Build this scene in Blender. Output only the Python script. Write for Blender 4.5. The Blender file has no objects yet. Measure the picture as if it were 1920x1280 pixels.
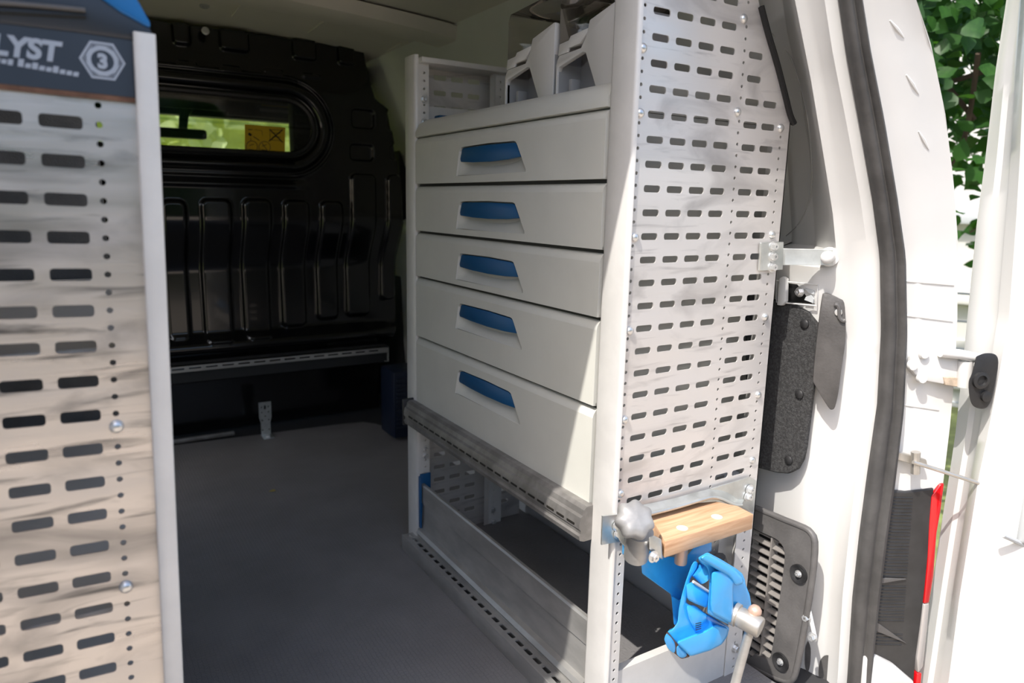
import bpy, bmesh, math, random
import numpy as np
from mathutils import Vector as V, Matrix as MX
from mathutils.geometry import delaunay_2d_cdt
random.seed(7)
SC = bpy.context.scene
COL = SC.collection
# ------------------------------------------------------------------ camera
FPX = 1327.8
CAMP = V((0, 0, .862))
RCW = MX(((.85, .0842, -.5201), (-.5265, .1742, -.8322), (.0205, .9811, .1924)))
cam = bpy.data.cameras.new('camera'); cam.sensor_width = 36; cam.lens = FPX * 36 / 1920
cam.clip_start = .02; cam.clip_end = 200
cam.dof.use_dof = True; cam.dof.focus_distance = 1.22; cam.dof.aperture_fstop = 4.2
camo = bpy.data.objects.new('camera', cam); COL.objects.link(camo)
camo.matrix_world = MX.Translation(CAMP) @ RCW.to_4x4()
SC.camera = camo
# ------------------------------------------------------------------ sky, sun, exposure
SDIR = V((.69, .2516, -1)).normalized()
w = bpy.data.worlds.new('sky'); SC.world = w; w.use_nodes = True
wn = w.node_tree; bg = wn.nodes['Background']
sky = wn.nodes.new('ShaderNodeTexSky'); sky.sky_type = 'NISHITA'; sky.sun_disc = False
sky.sun_elevation = math.asin(-SDIR.z); sky.sun_rotation = math.atan2(-SDIR.x, -SDIR.y)
sky.air_density = 1.0; sky.dust_density = 3.0; sky.ozone_density = 1.0
wn.links.new(sky.outputs[0], bg.inputs[0]); bg.inputs[1].default_value = .33
sun = bpy.data.lights.new('sun', 'SUN'); sun.energy = 5.0; sun.angle = .0093; sun.color = (1, .955, .89)
suno = bpy.data.objects.new('sun', sun); COL.objects.link(suno)
suno.rotation_euler = SDIR.to_track_quat('-Z', 'Y').to_euler(); suno.location = (-3, -2, 6)
SC.view_settings.view_transform = 'Standard'; SC.view_settings.look = 'None'
SC.view_settings.exposure = 0.14; SC.view_settings.gamma = 1; SC.view_settings.use_curve_mapping = False

# ------------------------------------------------------------------ helpers
def ray(px, py):
    return RCW @ V((px - 960, -(py - 640), -FPX)).normalized()
def at(px, py, ax, val):
    r = ray(px, py); return CAMP + r * ((val - CAMP[ax]) / r[ax])
def pln(px, py, o, n):
    r = ray(px, py); return CAMP + r * ((o - CAMP).dot(n) / r.dot(n))
X, Y, Z = V((1, 0, 0)), V((0, 1, 0)), V((0, 0, 1))

def link(o, parent):
    COL.objects.link(o)
    if parent is not None:
        o.parent = parent
        if parent.type == 'EMPTY': o.matrix_parent_inverse = MX.Translation(-parent.location)
        else:
            o.matrix_parent_inverse = parent.get('_w') and MX([parent['_w'][i*4:i*4+4] for i in range(4)]).inverted() or MX()
    return o
def tag(o, label=None, cat=None, group=None, kind=None):
    if label: o['label'] = label
    if cat: o['category'] = cat
    if group: o['group'] = group
    if kind: o['kind'] = kind
    return o
def thing(name, label, cat, loc=(0, 0, 0), group=None):
    o = bpy.data.objects.new(name, None); o.empty_display_size = .05; COL.objects.link(o); o.location = loc
    return tag(o, label, cat, group)

class MB:
    def __init__(s): s.bm = bmesh.new()
    def face(s, pts):
        return s.bm.faces.new([s.bm.verts.new(p) for p in pts])
    def merge(s, b2):
        m = bpy.data.meshes.new('t'); b2.to_mesh(m); b2.free(); s.bm.from_mesh(m); bpy.data.meshes.remove(m); return s
    def obox(s, c, ax, h, bev=0, seg=2):
        b = bmesh.new(); c = V(c)
        vs = [b.verts.new(c + ax[0]*(h[0]*i) + ax[1]*(h[1]*j) + ax[2]*(h[2]*k)) for i in (-1, 1) for j in (-1, 1) for k in (-1, 1)]
        for f in ((0,1,3,2),(4,6,7,5),(0,4,5,1),(2,3,7,6),(0,2,6,4),(1,5,7,3)): b.faces.new([vs[i] for i in f])
        bmesh.ops.recalc_face_normals(b, faces=b.faces)
        if bev: bmesh.ops.bevel(b, geom=list(b.edges), offset=bev, segments=seg, profile=.5, affect='EDGES')
        return s.merge(b)
    def box(s, a, b, bev=0, seg=2):
        a, b = V(a), V(b); h = (b - a) / 2
        return s.obox((a + b) / 2, (X, Y, Z), (abs(h.x), abs(h.y), abs(h.z)), bev, seg)
    def prism(s, pts, d, bev=0, seg=2):
        b = bmesh.new(); d = V(d)
        lo = [b.verts.new(V(p)) for p in pts]; hi = [b.verts.new(V(p) + d) for p in pts]; n = len(pts)
        b.faces.new(lo[::-1]); b.faces.new(hi)
        for i in range(n): b.faces.new((lo[i], lo[(i+1) % n], hi[(i+1) % n], hi[i]))
        bmesh.ops.recalc_face_normals(b, faces=b.faces)
        if bev: bmesh.ops.bevel(b, geom=list(b.edges), offset=bev, segments=seg, profile=.5, affect='EDGES', clamp_overlap=True)
        return s.merge(b)
    def tube(s, pts, r, n=12, cap=True, closed=False):
        pts = [V(p) for p in pts]; m = len(pts); R = r if isinstance(r, (list, tuple)) else [r]*m
        up = None; rings = []
        for i in range(m):
            if closed: t = (pts[(i+1) % m] - pts[i-1]).normalized()
            else: t = (pts[min(i+1, m-1)] - pts[max(i-1, 0)]).normalized()
            if up is None: up = t.orthogonal().normalized()
            u = (up - t * up.dot(t)).normalized(); up = u; v = t.cross(u)
            rings.append([s.bm.verts.new(pts[i] + u*(R[i]*math.cos(2*math.pi*k/n)) + v*(R[i]*math.sin(2*math.pi*k/n))) for k in range(n)])
        for i in range(m if closed else m-1):
            a, b = rings[i], rings[(i+1) % m]
            for k in range(n): s.bm.faces.new((a[k], a[(k+1) % n], b[(k+1) % n], b[k]))
        if cap and not closed: s.bm.faces.new(rings[0][::-1]); s.bm.faces.new(rings[-1])
        return s
    def lathe(s, prof, o, ax, n=20):
        o = V(o); ax = V(ax).normalized(); u = ax.orthogonal().normalized(); v = ax.cross(u); rings = []
        for r, h in prof:
            rings.append([s.bm.verts.new(o + ax*h + u*(max(r, 1e-5)*math.cos(2*math.pi*k/n)) + v*(max(r, 1e-5)*math.sin(2*math.pi*k/n))) for k in range(n)])
        for a, b in zip(rings, rings[1:]):
            for k in range(n): s.bm.faces.new((a[k], a[(k+1) % n], b[(k+1) % n], b[k]))
        s.bm.faces.new(rings[0][::-1]); s.bm.faces.new(rings[-1]); return s
    def loft(s, rows, closed=False):
        R = [[s.bm.verts.new(p) for p in r] for r in rows]
        for a, b in zip(R, R[1:]):
            m = len(a)
            for k in range(m if closed else m-1): s.bm.faces.new((a[k], a[(k+1) % m], b[(k+1) % m], b[k]))
        return s
    def plate(s, outer, holes, O, U, W, th):
        """sheet with real holes: outer/holes are 2D loops in the O,U,W frame; th = thickness vector"""
        O, U, W, th = V(O), V(U), V(W), V(th)
        co, ed, loops = [], [], []
        for lp in [outer] + holes:
            k = len(co); co += [V((p[0], p[1])) for p in lp]; ed += [(k+i, k+(i+1) % len(lp)) for i in range(len(lp))]; loops.append((k, len(lp)))
        vs, _, fs, ov, _, _ = delaunay_2d_cdt(co, ed, [], 0, 1e-7)
        hb = [(min(p[0] for p in h), max(p[0] for p in h), min(p[1] for p in h), max(p[1] for p in h), h) for h in holes]
        def inside(h, x, y):
            r = False; j = len(h) - 1
            for i in range(len(h)):
                if (h[i][1] > y) != (h[j][1] > y) and x < (h[j][0]-h[i][0])*(y-h[i][1])/(h[j][1]-h[i][1]) + h[i][0]: r = not r
                j = i
            return r
        A = [s.bm.verts.new(O + U*v.x + W*v.y) for v in vs]; B = [s.bm.verts.new(O + U*v.x + W*v.y + th) for v in vs]
        for f in fs:
            cx = sum(vs[i].x for i in f)/3; cy = sum(vs[i].y for i in f)/3
            if not inside(outer, cx, cy): continue
            if any(h[0] < cx < h[1] and h[2] < cy < h[3] and inside(h[4], cx, cy) for h in hb): continue
            s.bm.faces.new([A[i] for i in f]); s.bm.faces.new([B[i] for i in reversed(f)])
        omap = {}
        for i, l in enumerate(ov):
            for q in l: omap[q] = i
        for k, n in loops:
            for i in range(n):
                a, b = omap[k+i], omap[k+(i+1) % n]
                if a != b: s.bm.faces.new((A[a], B[a], B[b], A[b]))
        return s
    def mesh(s, name, m, smooth=35, fix=True):
        bmesh.ops.remove_doubles(s.bm, verts=s.bm.verts, dist=1e-6)
        loose = [v for v in s.bm.verts if not v.link_faces]
        if loose: bmesh.ops.delete(s.bm, geom=loose, context='VERTS')
        if fix: bmesh.ops.recalc_face_normals(s.bm, faces=s.bm.faces)
        me = bpy.data.meshes.new(name); s.bm.to_mesh(me); s.bm.free()
        for mm in (m if isinstance(m, (list, tuple)) else [m]): me.materials.append(mm)
        if smooth:
            me.polygons.foreach_set('use_smooth', [True]*len(me.polygons)); me.set_sharp_from_angle(angle=math.radians(smooth))
        return me
    def build(s, name, m, parent=None, smooth=35, fix=True):
        return link(bpy.data.objects.new(name, s.mesh(name, m, smooth, fix)), parent)
def inst(name, me, mat4, parent):
    o = bpy.data.objects.new(name, me); link(o, parent); o.matrix_basis = mat4; return o
def frame(o, x, y, z):
    m = MX((x, y, z)).transposed().to_4x4(); m.translation = V(o); return m
def struct(o, label, cat): return tag(o, label, cat, None, 'structure')
def rrect(cx, cy, w, h, r, n=3):
    out = []
    for sx, sy, a0 in ((1,1,0),(-1,1,90),(-1,-1,180),(1,-1,270)):
        for k in range(n+1):
            a = math.radians(a0 + 90*k/n); out.append((cx + sx*(w/2-r) + r*math.cos(a), cy + sy*(h/2-r) + r*math.sin(a)))
    return out
def circ(cx, cy, r, n=8): return [(cx + r*math.cos(2*math.pi*k/n), cy + r*math.sin(2*math.pi*k/n)) for k in range(n)]
def smooth_loop(pts, n=6):
    """Catmull-Rom through an open list of vectors"""
    P = [V(p) for p in pts]; out = []
    for i in range(len(P)-1):
        a, b, c, d = P[max(i-1, 0)], P[i], P[i+1], P[min(i+2, len(P)-1)]
        for k in range(n):
            t = k/n; out.append(.5*((2*b) + (c-a)*t + (2*a-5*b+4*c-d)*t*t + (3*b-a-3*c+d)*t**3))
    return out + [P[-1]]
def rail(pts, y):
    """outline at depth y -> x as a function of height z"""
    q = sorted(((at(a, b, 1, y).z, at(a, b, 1, y).x) for a, b in pts))
    zs = np.array([p[0] for p in q]); xs = np.array([p[1] for p in q])
    def f(z):
        if z > zs[-1]: return float(xs[-1] + (z-zs[-1])*(xs[-1]-xs[-2])/(zs[-1]-zs[-2]))
        if z < zs[0]: return float(xs[0])
        return float(np.interp(z, zs, xs))
    return f

# ------------------------------------------------------------------ materials
def mat(name, col, rough=.5, metal=0, var=0, vscale=6, bump=0, bscale=60, stretch=(1, 1, 1), spec=.5, coat=0, col2=None, lo=.4, hi=.65, det=4):
    m = bpy.data.materials.new(name); m.use_nodes = True; nt = m.node_tree; b = nt.nodes['Principled BSDF']
    b.inputs['Base Color'].default_value = (*col, 1); b.inputs['Roughness'].default_value = rough; b.inputs['Metallic'].default_value = metal
    b.inputs['Specular IOR Level'].default_value = spec; b.inputs['Coat Weight'].default_value = coat; b.inputs['Coat Roughness'].default_value = .05
    tc = nt.nodes.new('ShaderNodeTexCoord'); mp = nt.nodes.new('ShaderNodeMapping'); mp.inputs['Scale'].default_value = stretch
    nt.links.new(tc.outputs['Object'], mp.inputs[0])
    if var or col2:
        n = nt.nodes.new('ShaderNodeTexNoise'); n.inputs['Scale'].default_value = vscale; n.inputs['Detail'].default_value = det; n.inputs['Roughness'].default_value = .6
        nt.links.new(mp.outputs[0], n.inputs[0])
        r = nt.nodes.new('ShaderNodeValToRGB'); r.color_ramp.elements[0].position = lo; r.color_ramp.elements[1].position = hi
        c2 = col2 if col2 else tuple(c*(1-var) for c in col)
        r.color_ramp.elements[0].color = (*c2, 1); r.color_ramp.elements[1].color = (*col, 1)
        nt.links.new(n.outputs[0], r.inputs[0]); nt.links.new(r.outputs[0], b.inputs['Base Color'])
    if bump:
        n2 = nt.nodes.new('ShaderNodeTexNoise'); n2.inputs['Scale'].default_value = bscale; n2.inputs['Detail'].default_value = 3
        nt.links.new(mp.outputs[0], n2.inputs[0]); bp = nt.nodes.new('ShaderNodeBump'); bp.inputs['Strength'].default_value = bump; bp.inputs['Distance'].default_value = .002
        nt.links.new(n2.outputs[0], bp.inputs['Height']); nt.links.new(bp.outputs[0], b.inputs['Normal'])
    return m
def smudged(name, col, dark, rough, metal, heavy=0):
    """brushed sheet metal with wiped smudges and scuffs"""
    m = mat(name, col, rough, metal); nt = m.node_tree; b = nt.nodes['Principled BSDF']; L = nt.links.new
    tc = nt.nodes['Texture Coordinate']
    def noise(sc, st, det=5, dist=0):
        mp = nt.nodes.new('ShaderNodeMapping'); mp.inputs['Scale'].default_value = st; mp.inputs['Rotation'].default_value = (0, random.uniform(-.25, .25), 0)
        L(tc.outputs['Object'], mp.inputs[0]); n = nt.nodes.new('ShaderNodeTexNoise'); n.inputs['Scale'].default_value = sc; n.inputs['Detail'].default_value = det; n.inputs['Distortion'].default_value = dist
        L(mp.outputs[0], n.inputs[0]); return n
    def ramp(n, lo, hi):
        r = nt.nodes.new('ShaderNodeMapRange'); r.inputs[1].default_value = lo; r.inputs[2].default_value = hi; L(n.outputs[0], r.inputs[0]); return r
    a = ramp(noise(5, (1, 1, 2.2), 6, 1.2), .53 - .02*heavy, .80); c = ramp(noise(9, (1, 1, 9), 5, .6), .57 - .03*heavy, .80 - .05*heavy)
    mx = nt.nodes.new('ShaderNodeMath'); mx.operation = 'MAXIMUM'; L(a.outputs[0], mx.inputs[0]); L(c.outputs[0], mx.inputs[1])
    cm = nt.nodes.new('ShaderNodeMix'); cm.data_type = 'RGBA'; cm.inputs[6].default_value = (*col, 1); cm.inputs[7].default_value = (*dark, 1)
    L(mx.outputs[0], cm.inputs[0]); L(cm.outputs[2], b.inputs['Base Color'])
    rr = ramp(noise(7, (1, 1, 5), 5), .3, .8); rr.inputs[3].default_value = rough-.1; rr.inputs[4].default_value = rough+.14; L(rr.outputs[0], b.inputs['Roughness'])
    bn = noise(3, (2, 2, 160), 2); bp = nt.nodes.new('ShaderNodeBump'); bp.inputs['Strength'].default_value = .08; bp.inputs['Distance'].default_value = .001
    L(bn.outputs[0], bp.inputs['Height']); L(bp.outputs[0], b.inputs['Normal'])
    return m
M = {}
M['panel'] = smudged('panel_metal', (.74, .71, .685), (.40, .38, .37), .42, .5)
M['panel_l'] = smudged('panel_metal_worn', (.68, .64, .61), (.15, .148, .15), .34, .8, 1)
M['post'] = mat('rack_post', (.73, .715, .69), .42, .15, var=.08, vscale=14)
M['alu'] = mat('aluminium', (.50, .49, .47), .42, .55, var=.25, vscale=7, stretch=(1, 1, 3))
M['alu_dark'] = mat('rail_dark', (.34, .325, .31), .45, .5, var=.35, vscale=20)
M['drawer'] = mat('drawer_paint', (.66, .655, .60), .42, 0, var=.07, vscale=5, bump=.03, bscale=300)
M['blue'] = mat('handle_blue', (.003, .085, .235), .38)
M['vise'] = mat('vise_blue', (.04, .40, .86), .3, 0, var=.12, vscale=18, bump=.15, bscale=45, coat=.25)
M['vise_wear'] = mat('bare_iron', (.20, .10, .06), .7, .3, var=.4, vscale=60)
M['zinc'] = mat('zinc_plated', (.66, .68, .66), .33, .75, var=.2, vscale=22)
M['bolt'] = mat('bolt_steel', (.72, .72, .71), .3, .8)
M['steel'] = mat('spindle_steel', (.58, .55, .50), .4, .7, var=.2, vscale=25)
M['ball'] = mat('worn_ball', (.62, .42, .32), .4, .4)
M['knob'] = mat('knob_grey', (.36, .355, .35), .38, .2, var=.2, vscale=30)
M['black_pl'] = mat('black_plastic', (.022, .022, .023), .48, 0, var=.25, vscale=18, bump=.25, bscale=180)
M['grey_pl'] = mat('grey_plastic', (.125, .12, .117), .5, 0, var=.3, vscale=14, bump=.3, bscale=220)
M['rubber'] = mat('seal_rubber', (.075, .072, .070), .62, 0, var=.35, vscale=16, bump=.25, bscale=120)
M['strip'] = mat('edge_rubber', (.006, .006, .0065), .6)
M['white'] = mat('van_white', (.66, .655, .64), .3, 0, var=.04, vscale=5, coat=.3)
M['wall'] = mat('inner_white', (.66, .655, .63), .45, 0, var=.06, vscale=4)
M['roof'] = mat('roof_inner', (.70, .66, .58), .5, 0, var=.08, vscale=3)
M['black'] = mat('bulkhead_black', (.0055, .0055, .0062), .17, 0, coat=.3, var=.3, vscale=4)
M['gasket'] = mat('gasket', (.006, .006, .006), .4)
M['ground'] = mat('paving', (.47, .40, .32), .9, 0, var=.25, vscale=3)
M['grass'] = mat('grass', (.23, .27, .09), .9, 0, var=.4, vscale=8)
M['dark'] = mat('cab_dark', (.02, .021, .022), .7)
M['liner'] = mat('cab_liner', (.16, .16, .15), .9)
M['vis'] = mat('visor_grey', (.34, .34, .32), .9)
M['sticker'] = mat('sticker_yellow', (.62, .40, .0), .5)
M['print'] = mat('black_print', (.015, .013, .01), .6)
M['sign'] = mat('sign_slate', (.028, .040, .058), .42, 0, var=.15, vscale=8)
M['letter'] = mat('sign_print', (.36, .40, .46), .5)
M['case'] = mat('case_slate', (.022, .028, .038), .38)
M['caseb'] = mat('case_blue', (.004, .13, .36), .35)
M['felt'] = mat('felt', (.055, .055, .056), .95, 0, var=.55, vscale=260, bump=.9, bscale=500, det=2)
M['red'] = mat('lamp_red', (.55, .006, .010), .12, 0, coat=.6)
M['lampgrey'] = mat('lamp_clear', (.45, .43, .42), .15, .3)
M['binw'] = mat('bin_white', (.66, .64, .61), .35)
M['bing'] = mat('bin_grey', (.36, .36, .36), .45)
M['siding'] = mat('house_siding', (.62, .61, .58), .7)
M['houseg'] = mat('house_trim', (.45, .47, .48), .6)
M['bark'] = mat('bark', (.09, .06, .04), .9, var=.4, vscale=20)
M['ribblue'] = mat('crate_blue', (.004, .010, .028), .4)
M['ply'] = mat('under_floor', (.03, .03, .032), .8)
M['leafdry'] = mat('dry_leaf', (.35, .28, .08), .8)
# wood
def woodmat():
    m = mat('wood_oiled', (.56, .27, .10), .55, bump=.15, bscale=90, stretch=(1, 1, 1)); nt = m.node_tree; b = nt.nodes['Principled BSDF']
    tc = nt.nodes['Texture Coordinate']; mp = nt.nodes.new('ShaderNodeMapping'); mp.inputs['Scale'].default_value = (5, 60, 60); mp.inputs['Rotation'].default_value = (0, 0, .25)
    n = nt.nodes.new('ShaderNodeTexNoise'); n.inputs['Scale'].default_value = 2.2; n.inputs['Detail'].default_value = 6; n.inputs['Distortion'].default_value = .6
    r = nt.nodes.new('ShaderNodeValToRGB'); r.color_ramp.elements[0].color = (.44, .245, .13, 1); r.color_ramp.elements[1].color = (.60, .385, .235, 1); r.color_ramp.elements[0].position = .3; r.color_ramp.elements[1].position = .65
    nt.links.new(tc.outputs['Object'], mp.inputs[0]); nt.links.new(mp.outputs[0], n.inputs[0]); nt.links.new(n.outputs[0], r.inputs[0]); nt.links.new(r.outputs[0], b.inputs['Base Color'])
    return m
M['wood'] = woodmat()
def floormat():
    m = mat('floor_vinyl', (.22, .212, .212), .5, var=.22, vscale=5, lo=.3, hi=.7); nt = m.node_tree; b = nt.nodes['Principled BSDF']
    tc = nt.nodes['Texture Coordinate']; vo = nt.nodes.new('ShaderNodeTexVoronoi'); vo.feature = 'DISTANCE_TO_EDGE'; vo.inputs['Scale'].default_value = 120; vo.inputs['Randomness'].default_value = .25
    mr = nt.nodes.new('ShaderNodeMapRange'); mr.inputs[1].default_value = 0; mr.inputs[2].default_value = .12
    bp = nt.nodes.new('ShaderNodeBump'); bp.inputs['Strength'].default_value = .5; bp.inputs['Distance'].default_value = .001
    nt.links.new(tc.outputs['Object'], vo.inputs['Vector']); nt.links.new(vo.outputs[0], mr.inputs[0]); nt.links.new(mr.outputs[0], bp.inputs['Height']); nt.links.new(bp.outputs[0], b.inputs['Normal'])
    return m
M['floor'] = floormat()
def glassmat(name, tint, ior=1.45):
    m = bpy.data.materials.new(name); m.use_nodes = True; nt = m.node_tree; nt.nodes.clear()
    o = nt.nodes.new('ShaderNodeOutputMaterial'); t = nt.nodes.new('ShaderNodeBsdfTransparent'); t.inputs[0].default_value = (*tint, 1)
    g = nt.nodes.new('ShaderNodeBsdfGlossy'); g.inputs['Roughness'].default_value = .03; f = nt.nodes.new('ShaderNodeFresnel'); f.inputs[0].default_value = ior
    x = nt.nodes.new('ShaderNodeMixShader'); nt.links.new(f.outputs[0], x.inputs[0]); nt.links.new(t.outputs[0], x.inputs[1]); nt.links.new(g.outputs[0], x.inputs[2]); nt.links.new(x.outputs[0], o.inputs[0])
    return m
M['glass'] = glassmat('window_glass', (.86, .90, .86)); M['clear'] = glassmat('clear_plastic', (.84, .82, .80), 1.4)
def leafmat(name, c1, c2):
    m = mat(name, c1, .45, col2=c2, vscale=3.5, lo=.35, hi=.65, spec=.4); nt = m.node_tree; b = nt.nodes['Principled BSDF']
    o = nt.nodes['Material Output']; t = nt.nodes.new('ShaderNodeBsdfTranslucent'); t.inputs[0].default_value = (c1[0]*1.8, c1[1]*1.9, c1[2]*.7, 1); x = nt.nodes.new('ShaderNodeMixShader'); x.inputs[0].default_value = .35
    nt.links.new(b.outputs[0], x.inputs[1]); nt.links.new(t.outputs[0], x.inputs[2]); nt.links.new(x.outputs[0], o.inputs[0]); return m
M['leaf'] = leafmat('bush_leaf', (.035, .105, .018), (.016, .055, .012)); M['hedge'] = leafmat('hedge_leaf', (.60, .60, .36), (.42, .46, .25))

# ================================================================== THE VAN SHELL (structure)
# rails of the right rear pillar and jamb: x as a function of height at a given depth
RA = rail([(1478,-20),(1490,70),(1512,160),(1530,290),(1538,440),(1540,600),(1532,760),(1520,900),(1512,1000),(1497,1280)], .74)
RB = rail([(1508,0),(1537,148),(1560,290),(1577,400),(1586,500),(1589,640),(1582,760),(1570,900),(1557,1050),(1540,1280)], .70)
RC = rail([(1562,0),(1577,100),(1602,230),(1627,370),(1642,480),(1645,620),(1638,760),(1618,900),(1605,1000),(1592,1120),(1582,1280)], .655)
RD = rail([(1600,0),(1616,100),(1642,230),(1666,370),(1682,480),(1685,620),(1679,760),(1662,900),(1648,1000),(1634,1120),(1618,1280)], .645)
RE = rail([(1718,0),(1745,80),(1772,210),(1788,340),(1796,450),(1795,600),(1790,700),(1781,800),(1769,900),(1755,1000),(1742,1130),(1722,1280)], .60)
RA2 = rail([(1478,-20),(1490,70),(1512,160),(1530,290),(1538,440),(1540,600),(1532,760),(1520,900),(1512,1000),(1497,1280)], .82)
def ka(z): t = min(1, max(0, (z-.768)/.03)); return t*t*(3-2*t)
def XA(z): return RA(z)*(1-ka(z)) + RA2(z)*ka(z)
def YA(z): return .752 + .075*ka(z)
ZS = [-.12 + i*.015 for i in range(108)]

fl = MB(); fp = [(-.40,.64),(1.045,.64),(1.045,2.33),(1.02,2.38),(.965,2.54),(.93,2.585),(.86,2.60),(-.40,2.68)]
fl.prism([V((a, b, -.012)) for a, b in fp], (0, 0, .012), .002, 1)
struct(fl.build('floor', M['floor']), 'dark grey-brown embossed vinyl van floor between the two racks', 'floor')
uf = MB(); uf.box((-.46,.62,-.06),(1.2,2.75,-.013)); uf.box((-.46, 2.75, -.06), (1.2, 4.3, -.013))
struct(uf.build('floor_base', M['ply']), 'black steel van floor showing past the cut corner of the vinyl', 'floor')
# left wall, roof, right wall
wl = MB()
for y0, y1, z0, z1 in ((.66, 1.98, -.05, 1.43), (1.98, 2.48, 1.10, 1.43), (2.48, 2.75, -.05, 1.43)): wl.box((-.44, y0, z0), (-.40, y1, z1), .004)
for y0, y1, z0, z1 in ((.66, 1.98, -.12, 1.47), (1.98, 2.48, 1.12, 1.47), (2.48, 4.2, -.12, 1.47)): wl.box((-.50, y0, z0), (-.45, y1, z1), .004)
struct(wl.build('wall_left', M['wall']), 'pale inner side wall with the open side door behind the left rack', 'wall')
def wx(z, y):
    base = XA(min(max(z, .0), 1.2)) + .02
    if z > 1.2: base -= (z-1.2)*.35
    return base + min(.04, max(0, (y-.80))*.12)
wr = MB(); wr.loft([[V((wx(z, y), y, z)) for y in (.90, .95, 1.1, 1.3, 1.6, 1.9, 2.2, 2.5, 2.8)] for z in [i*.025-.05 for i in range(60)]])
wro = struct(wr.build('wall_right', M['wall'], smooth=60), 'pale painted inner side wall behind the drawer rack', 'wall')
wa = MB(); wa.prism([V((1.034, .88, z)) for z in ()] or [V((1.10,.885,-.01)), V((1.036,.885,-.01)), V((1.036,.885,.055)), V((1.05,.885,.075)), V((1.044,.885,.30)), V((1.06,.885,.335)), V((1.10,.885,.345))], (0, 1.45, 0), .004)
struct(wa.build('wheel_arch', M['white']), 'white wheel arch box with a stepped foot behind the open bottom bay', 'wheel arch')
outer = MB(); outer.loft([[V((RE(z)+.0, .60, z)), V((RE(z)+.012, .66, z)), V((max(RE(z)+.02, 1.285-.3*max(0, z-1.0)), .80, z)), V((1.29-.3*max(0, z-1.0), .95, z)), V((1.29-.3*max(0, z-1.0), 4.2, z))] for z in [-.12+i*.06 for i in range(27)]])
struct(outer.build('body_side', M['white'], smooth=60), 'white outer side skin of the van', 'van body')
# roof: curved skin with drawn creases and a pressed cross member
def rz(x, y): return 1.413 - .028*((x-.37)/.6)**2 - .30*max(0, abs(x-.37)-.68)
ro = MB()
ro.loft([[V((x, y, rz(x, y))) for x in [-.42 + k*.05 for k in range(32)]] for y in (.70, 1.0, 1.3, 1.6, 1.9, 2.2, 2.5, 2.8)])
struct(ro.build('ceiling', M['roof'], smooth=60), 'drab beige underside of the van roof sheet', 'ceiling')
rt = MB(); rt.loft([[V((x, .665 - .0, 1.40 - .0*x)) for x in (-.45, .37, 1.12)], [V((x, .645, 1.485)) for x in (-.45, .37, 1.12)], [V((x, .75, 1.54)) for x in (-.45, .37, 1.12)], [V((x, 4.2, 1.54)) for x in (-.45, .37, 1.12)]])
rt.loft([[V((1.12, .645, 1.485)), V((1.12, 4.2, 1.54))], [V((1.3, .645, 1.38)), V((1.3, 4.2, 1.38))]])
rt.loft([[V((-.45, .645, 1.485)), V((-.45, 4.2, 1.54))], [V((-.51, .645, 1.38)), V((-.51, 4.2, 1.38))]])
struct(rt.build('roof_skin', M['white']), 'white outer roof skin of the van', 'roof')
hd = MB(); hd.loft([[V((x, y, z - (.02*((x-.37)/.7)**2))) for x in [-.45+k*.08 for k in range(20)]] for y, z in ((.665, 1.40), (.70, 1.385), (.76, 1.40), (.80, 1.42))])
struct(hd.build('trim_1', M['roof'], smooth=50), 'rear roof header above the door opening', 'trim')
def bow(y0, y1, zb, name, label):
    m = MB(); xs = [-.38 + k*.04 for k in range(37)]
    def zz(x): return rz(x, 0) - .006
    prof = [(y0-.03, .0), (y0-.004, -zb), (y0+.01, -zb-.004), (y1-.01, -zb-.004), (y1+.004, -zb), (y1+.03, .0)]
    m.loft([[V((x, a + .012*math.sin(max(0, (x-.3))*4), zz(x)+b)) for a, b in prof] for x in xs])
    return struct(m.build(name, M['roof'], smooth=30), label, 'roof beam')
bow(2.02, 2.15, .030, 'trim_2', 'pressed roof cross member nearest the black bulkhead')
bow(1.36, 1.47, .030, 'trim_3', 'pressed roof cross member above the drawer cabinet')
# creases of the roof panels between the cross member and the bulkhead, and along the side
cr = MB()
for a, b in (((436,45),(458,18)), ((578,70),(606,50)), ((655,14),(684,-8)), ((725,92),(752,76))):
    pa, pb = at(*a, 2, 1.385), at(*b, 2, 1.385)
    pa.z = rz(pa.x, 0)-.004; pb.z = rz(pb.x, 0)-.004
    cr.tube([pa, pb], .003, 6)
struct(cr.build('trim_4', M['roof']), 'raised creases in the roof sheet beside the bulkhead', 'trim')
sr = MB(); pts = [V((1.075 + .03*math.sin(t*3), .9 + t*1.75, 1.372)) for t in [k/20 for k in range(21)]]
sr.loft([[p + V((a, 0, b)) for p in pts] for a, b in ((-.035, .03), (-.02, .0), (.02, -.03), (.06, -.045), (.075, .02))])
struct(sr.build('trim_5', M['roof'], smooth=40), 'roof side rail along the top of the right wall', 'trim')
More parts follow.
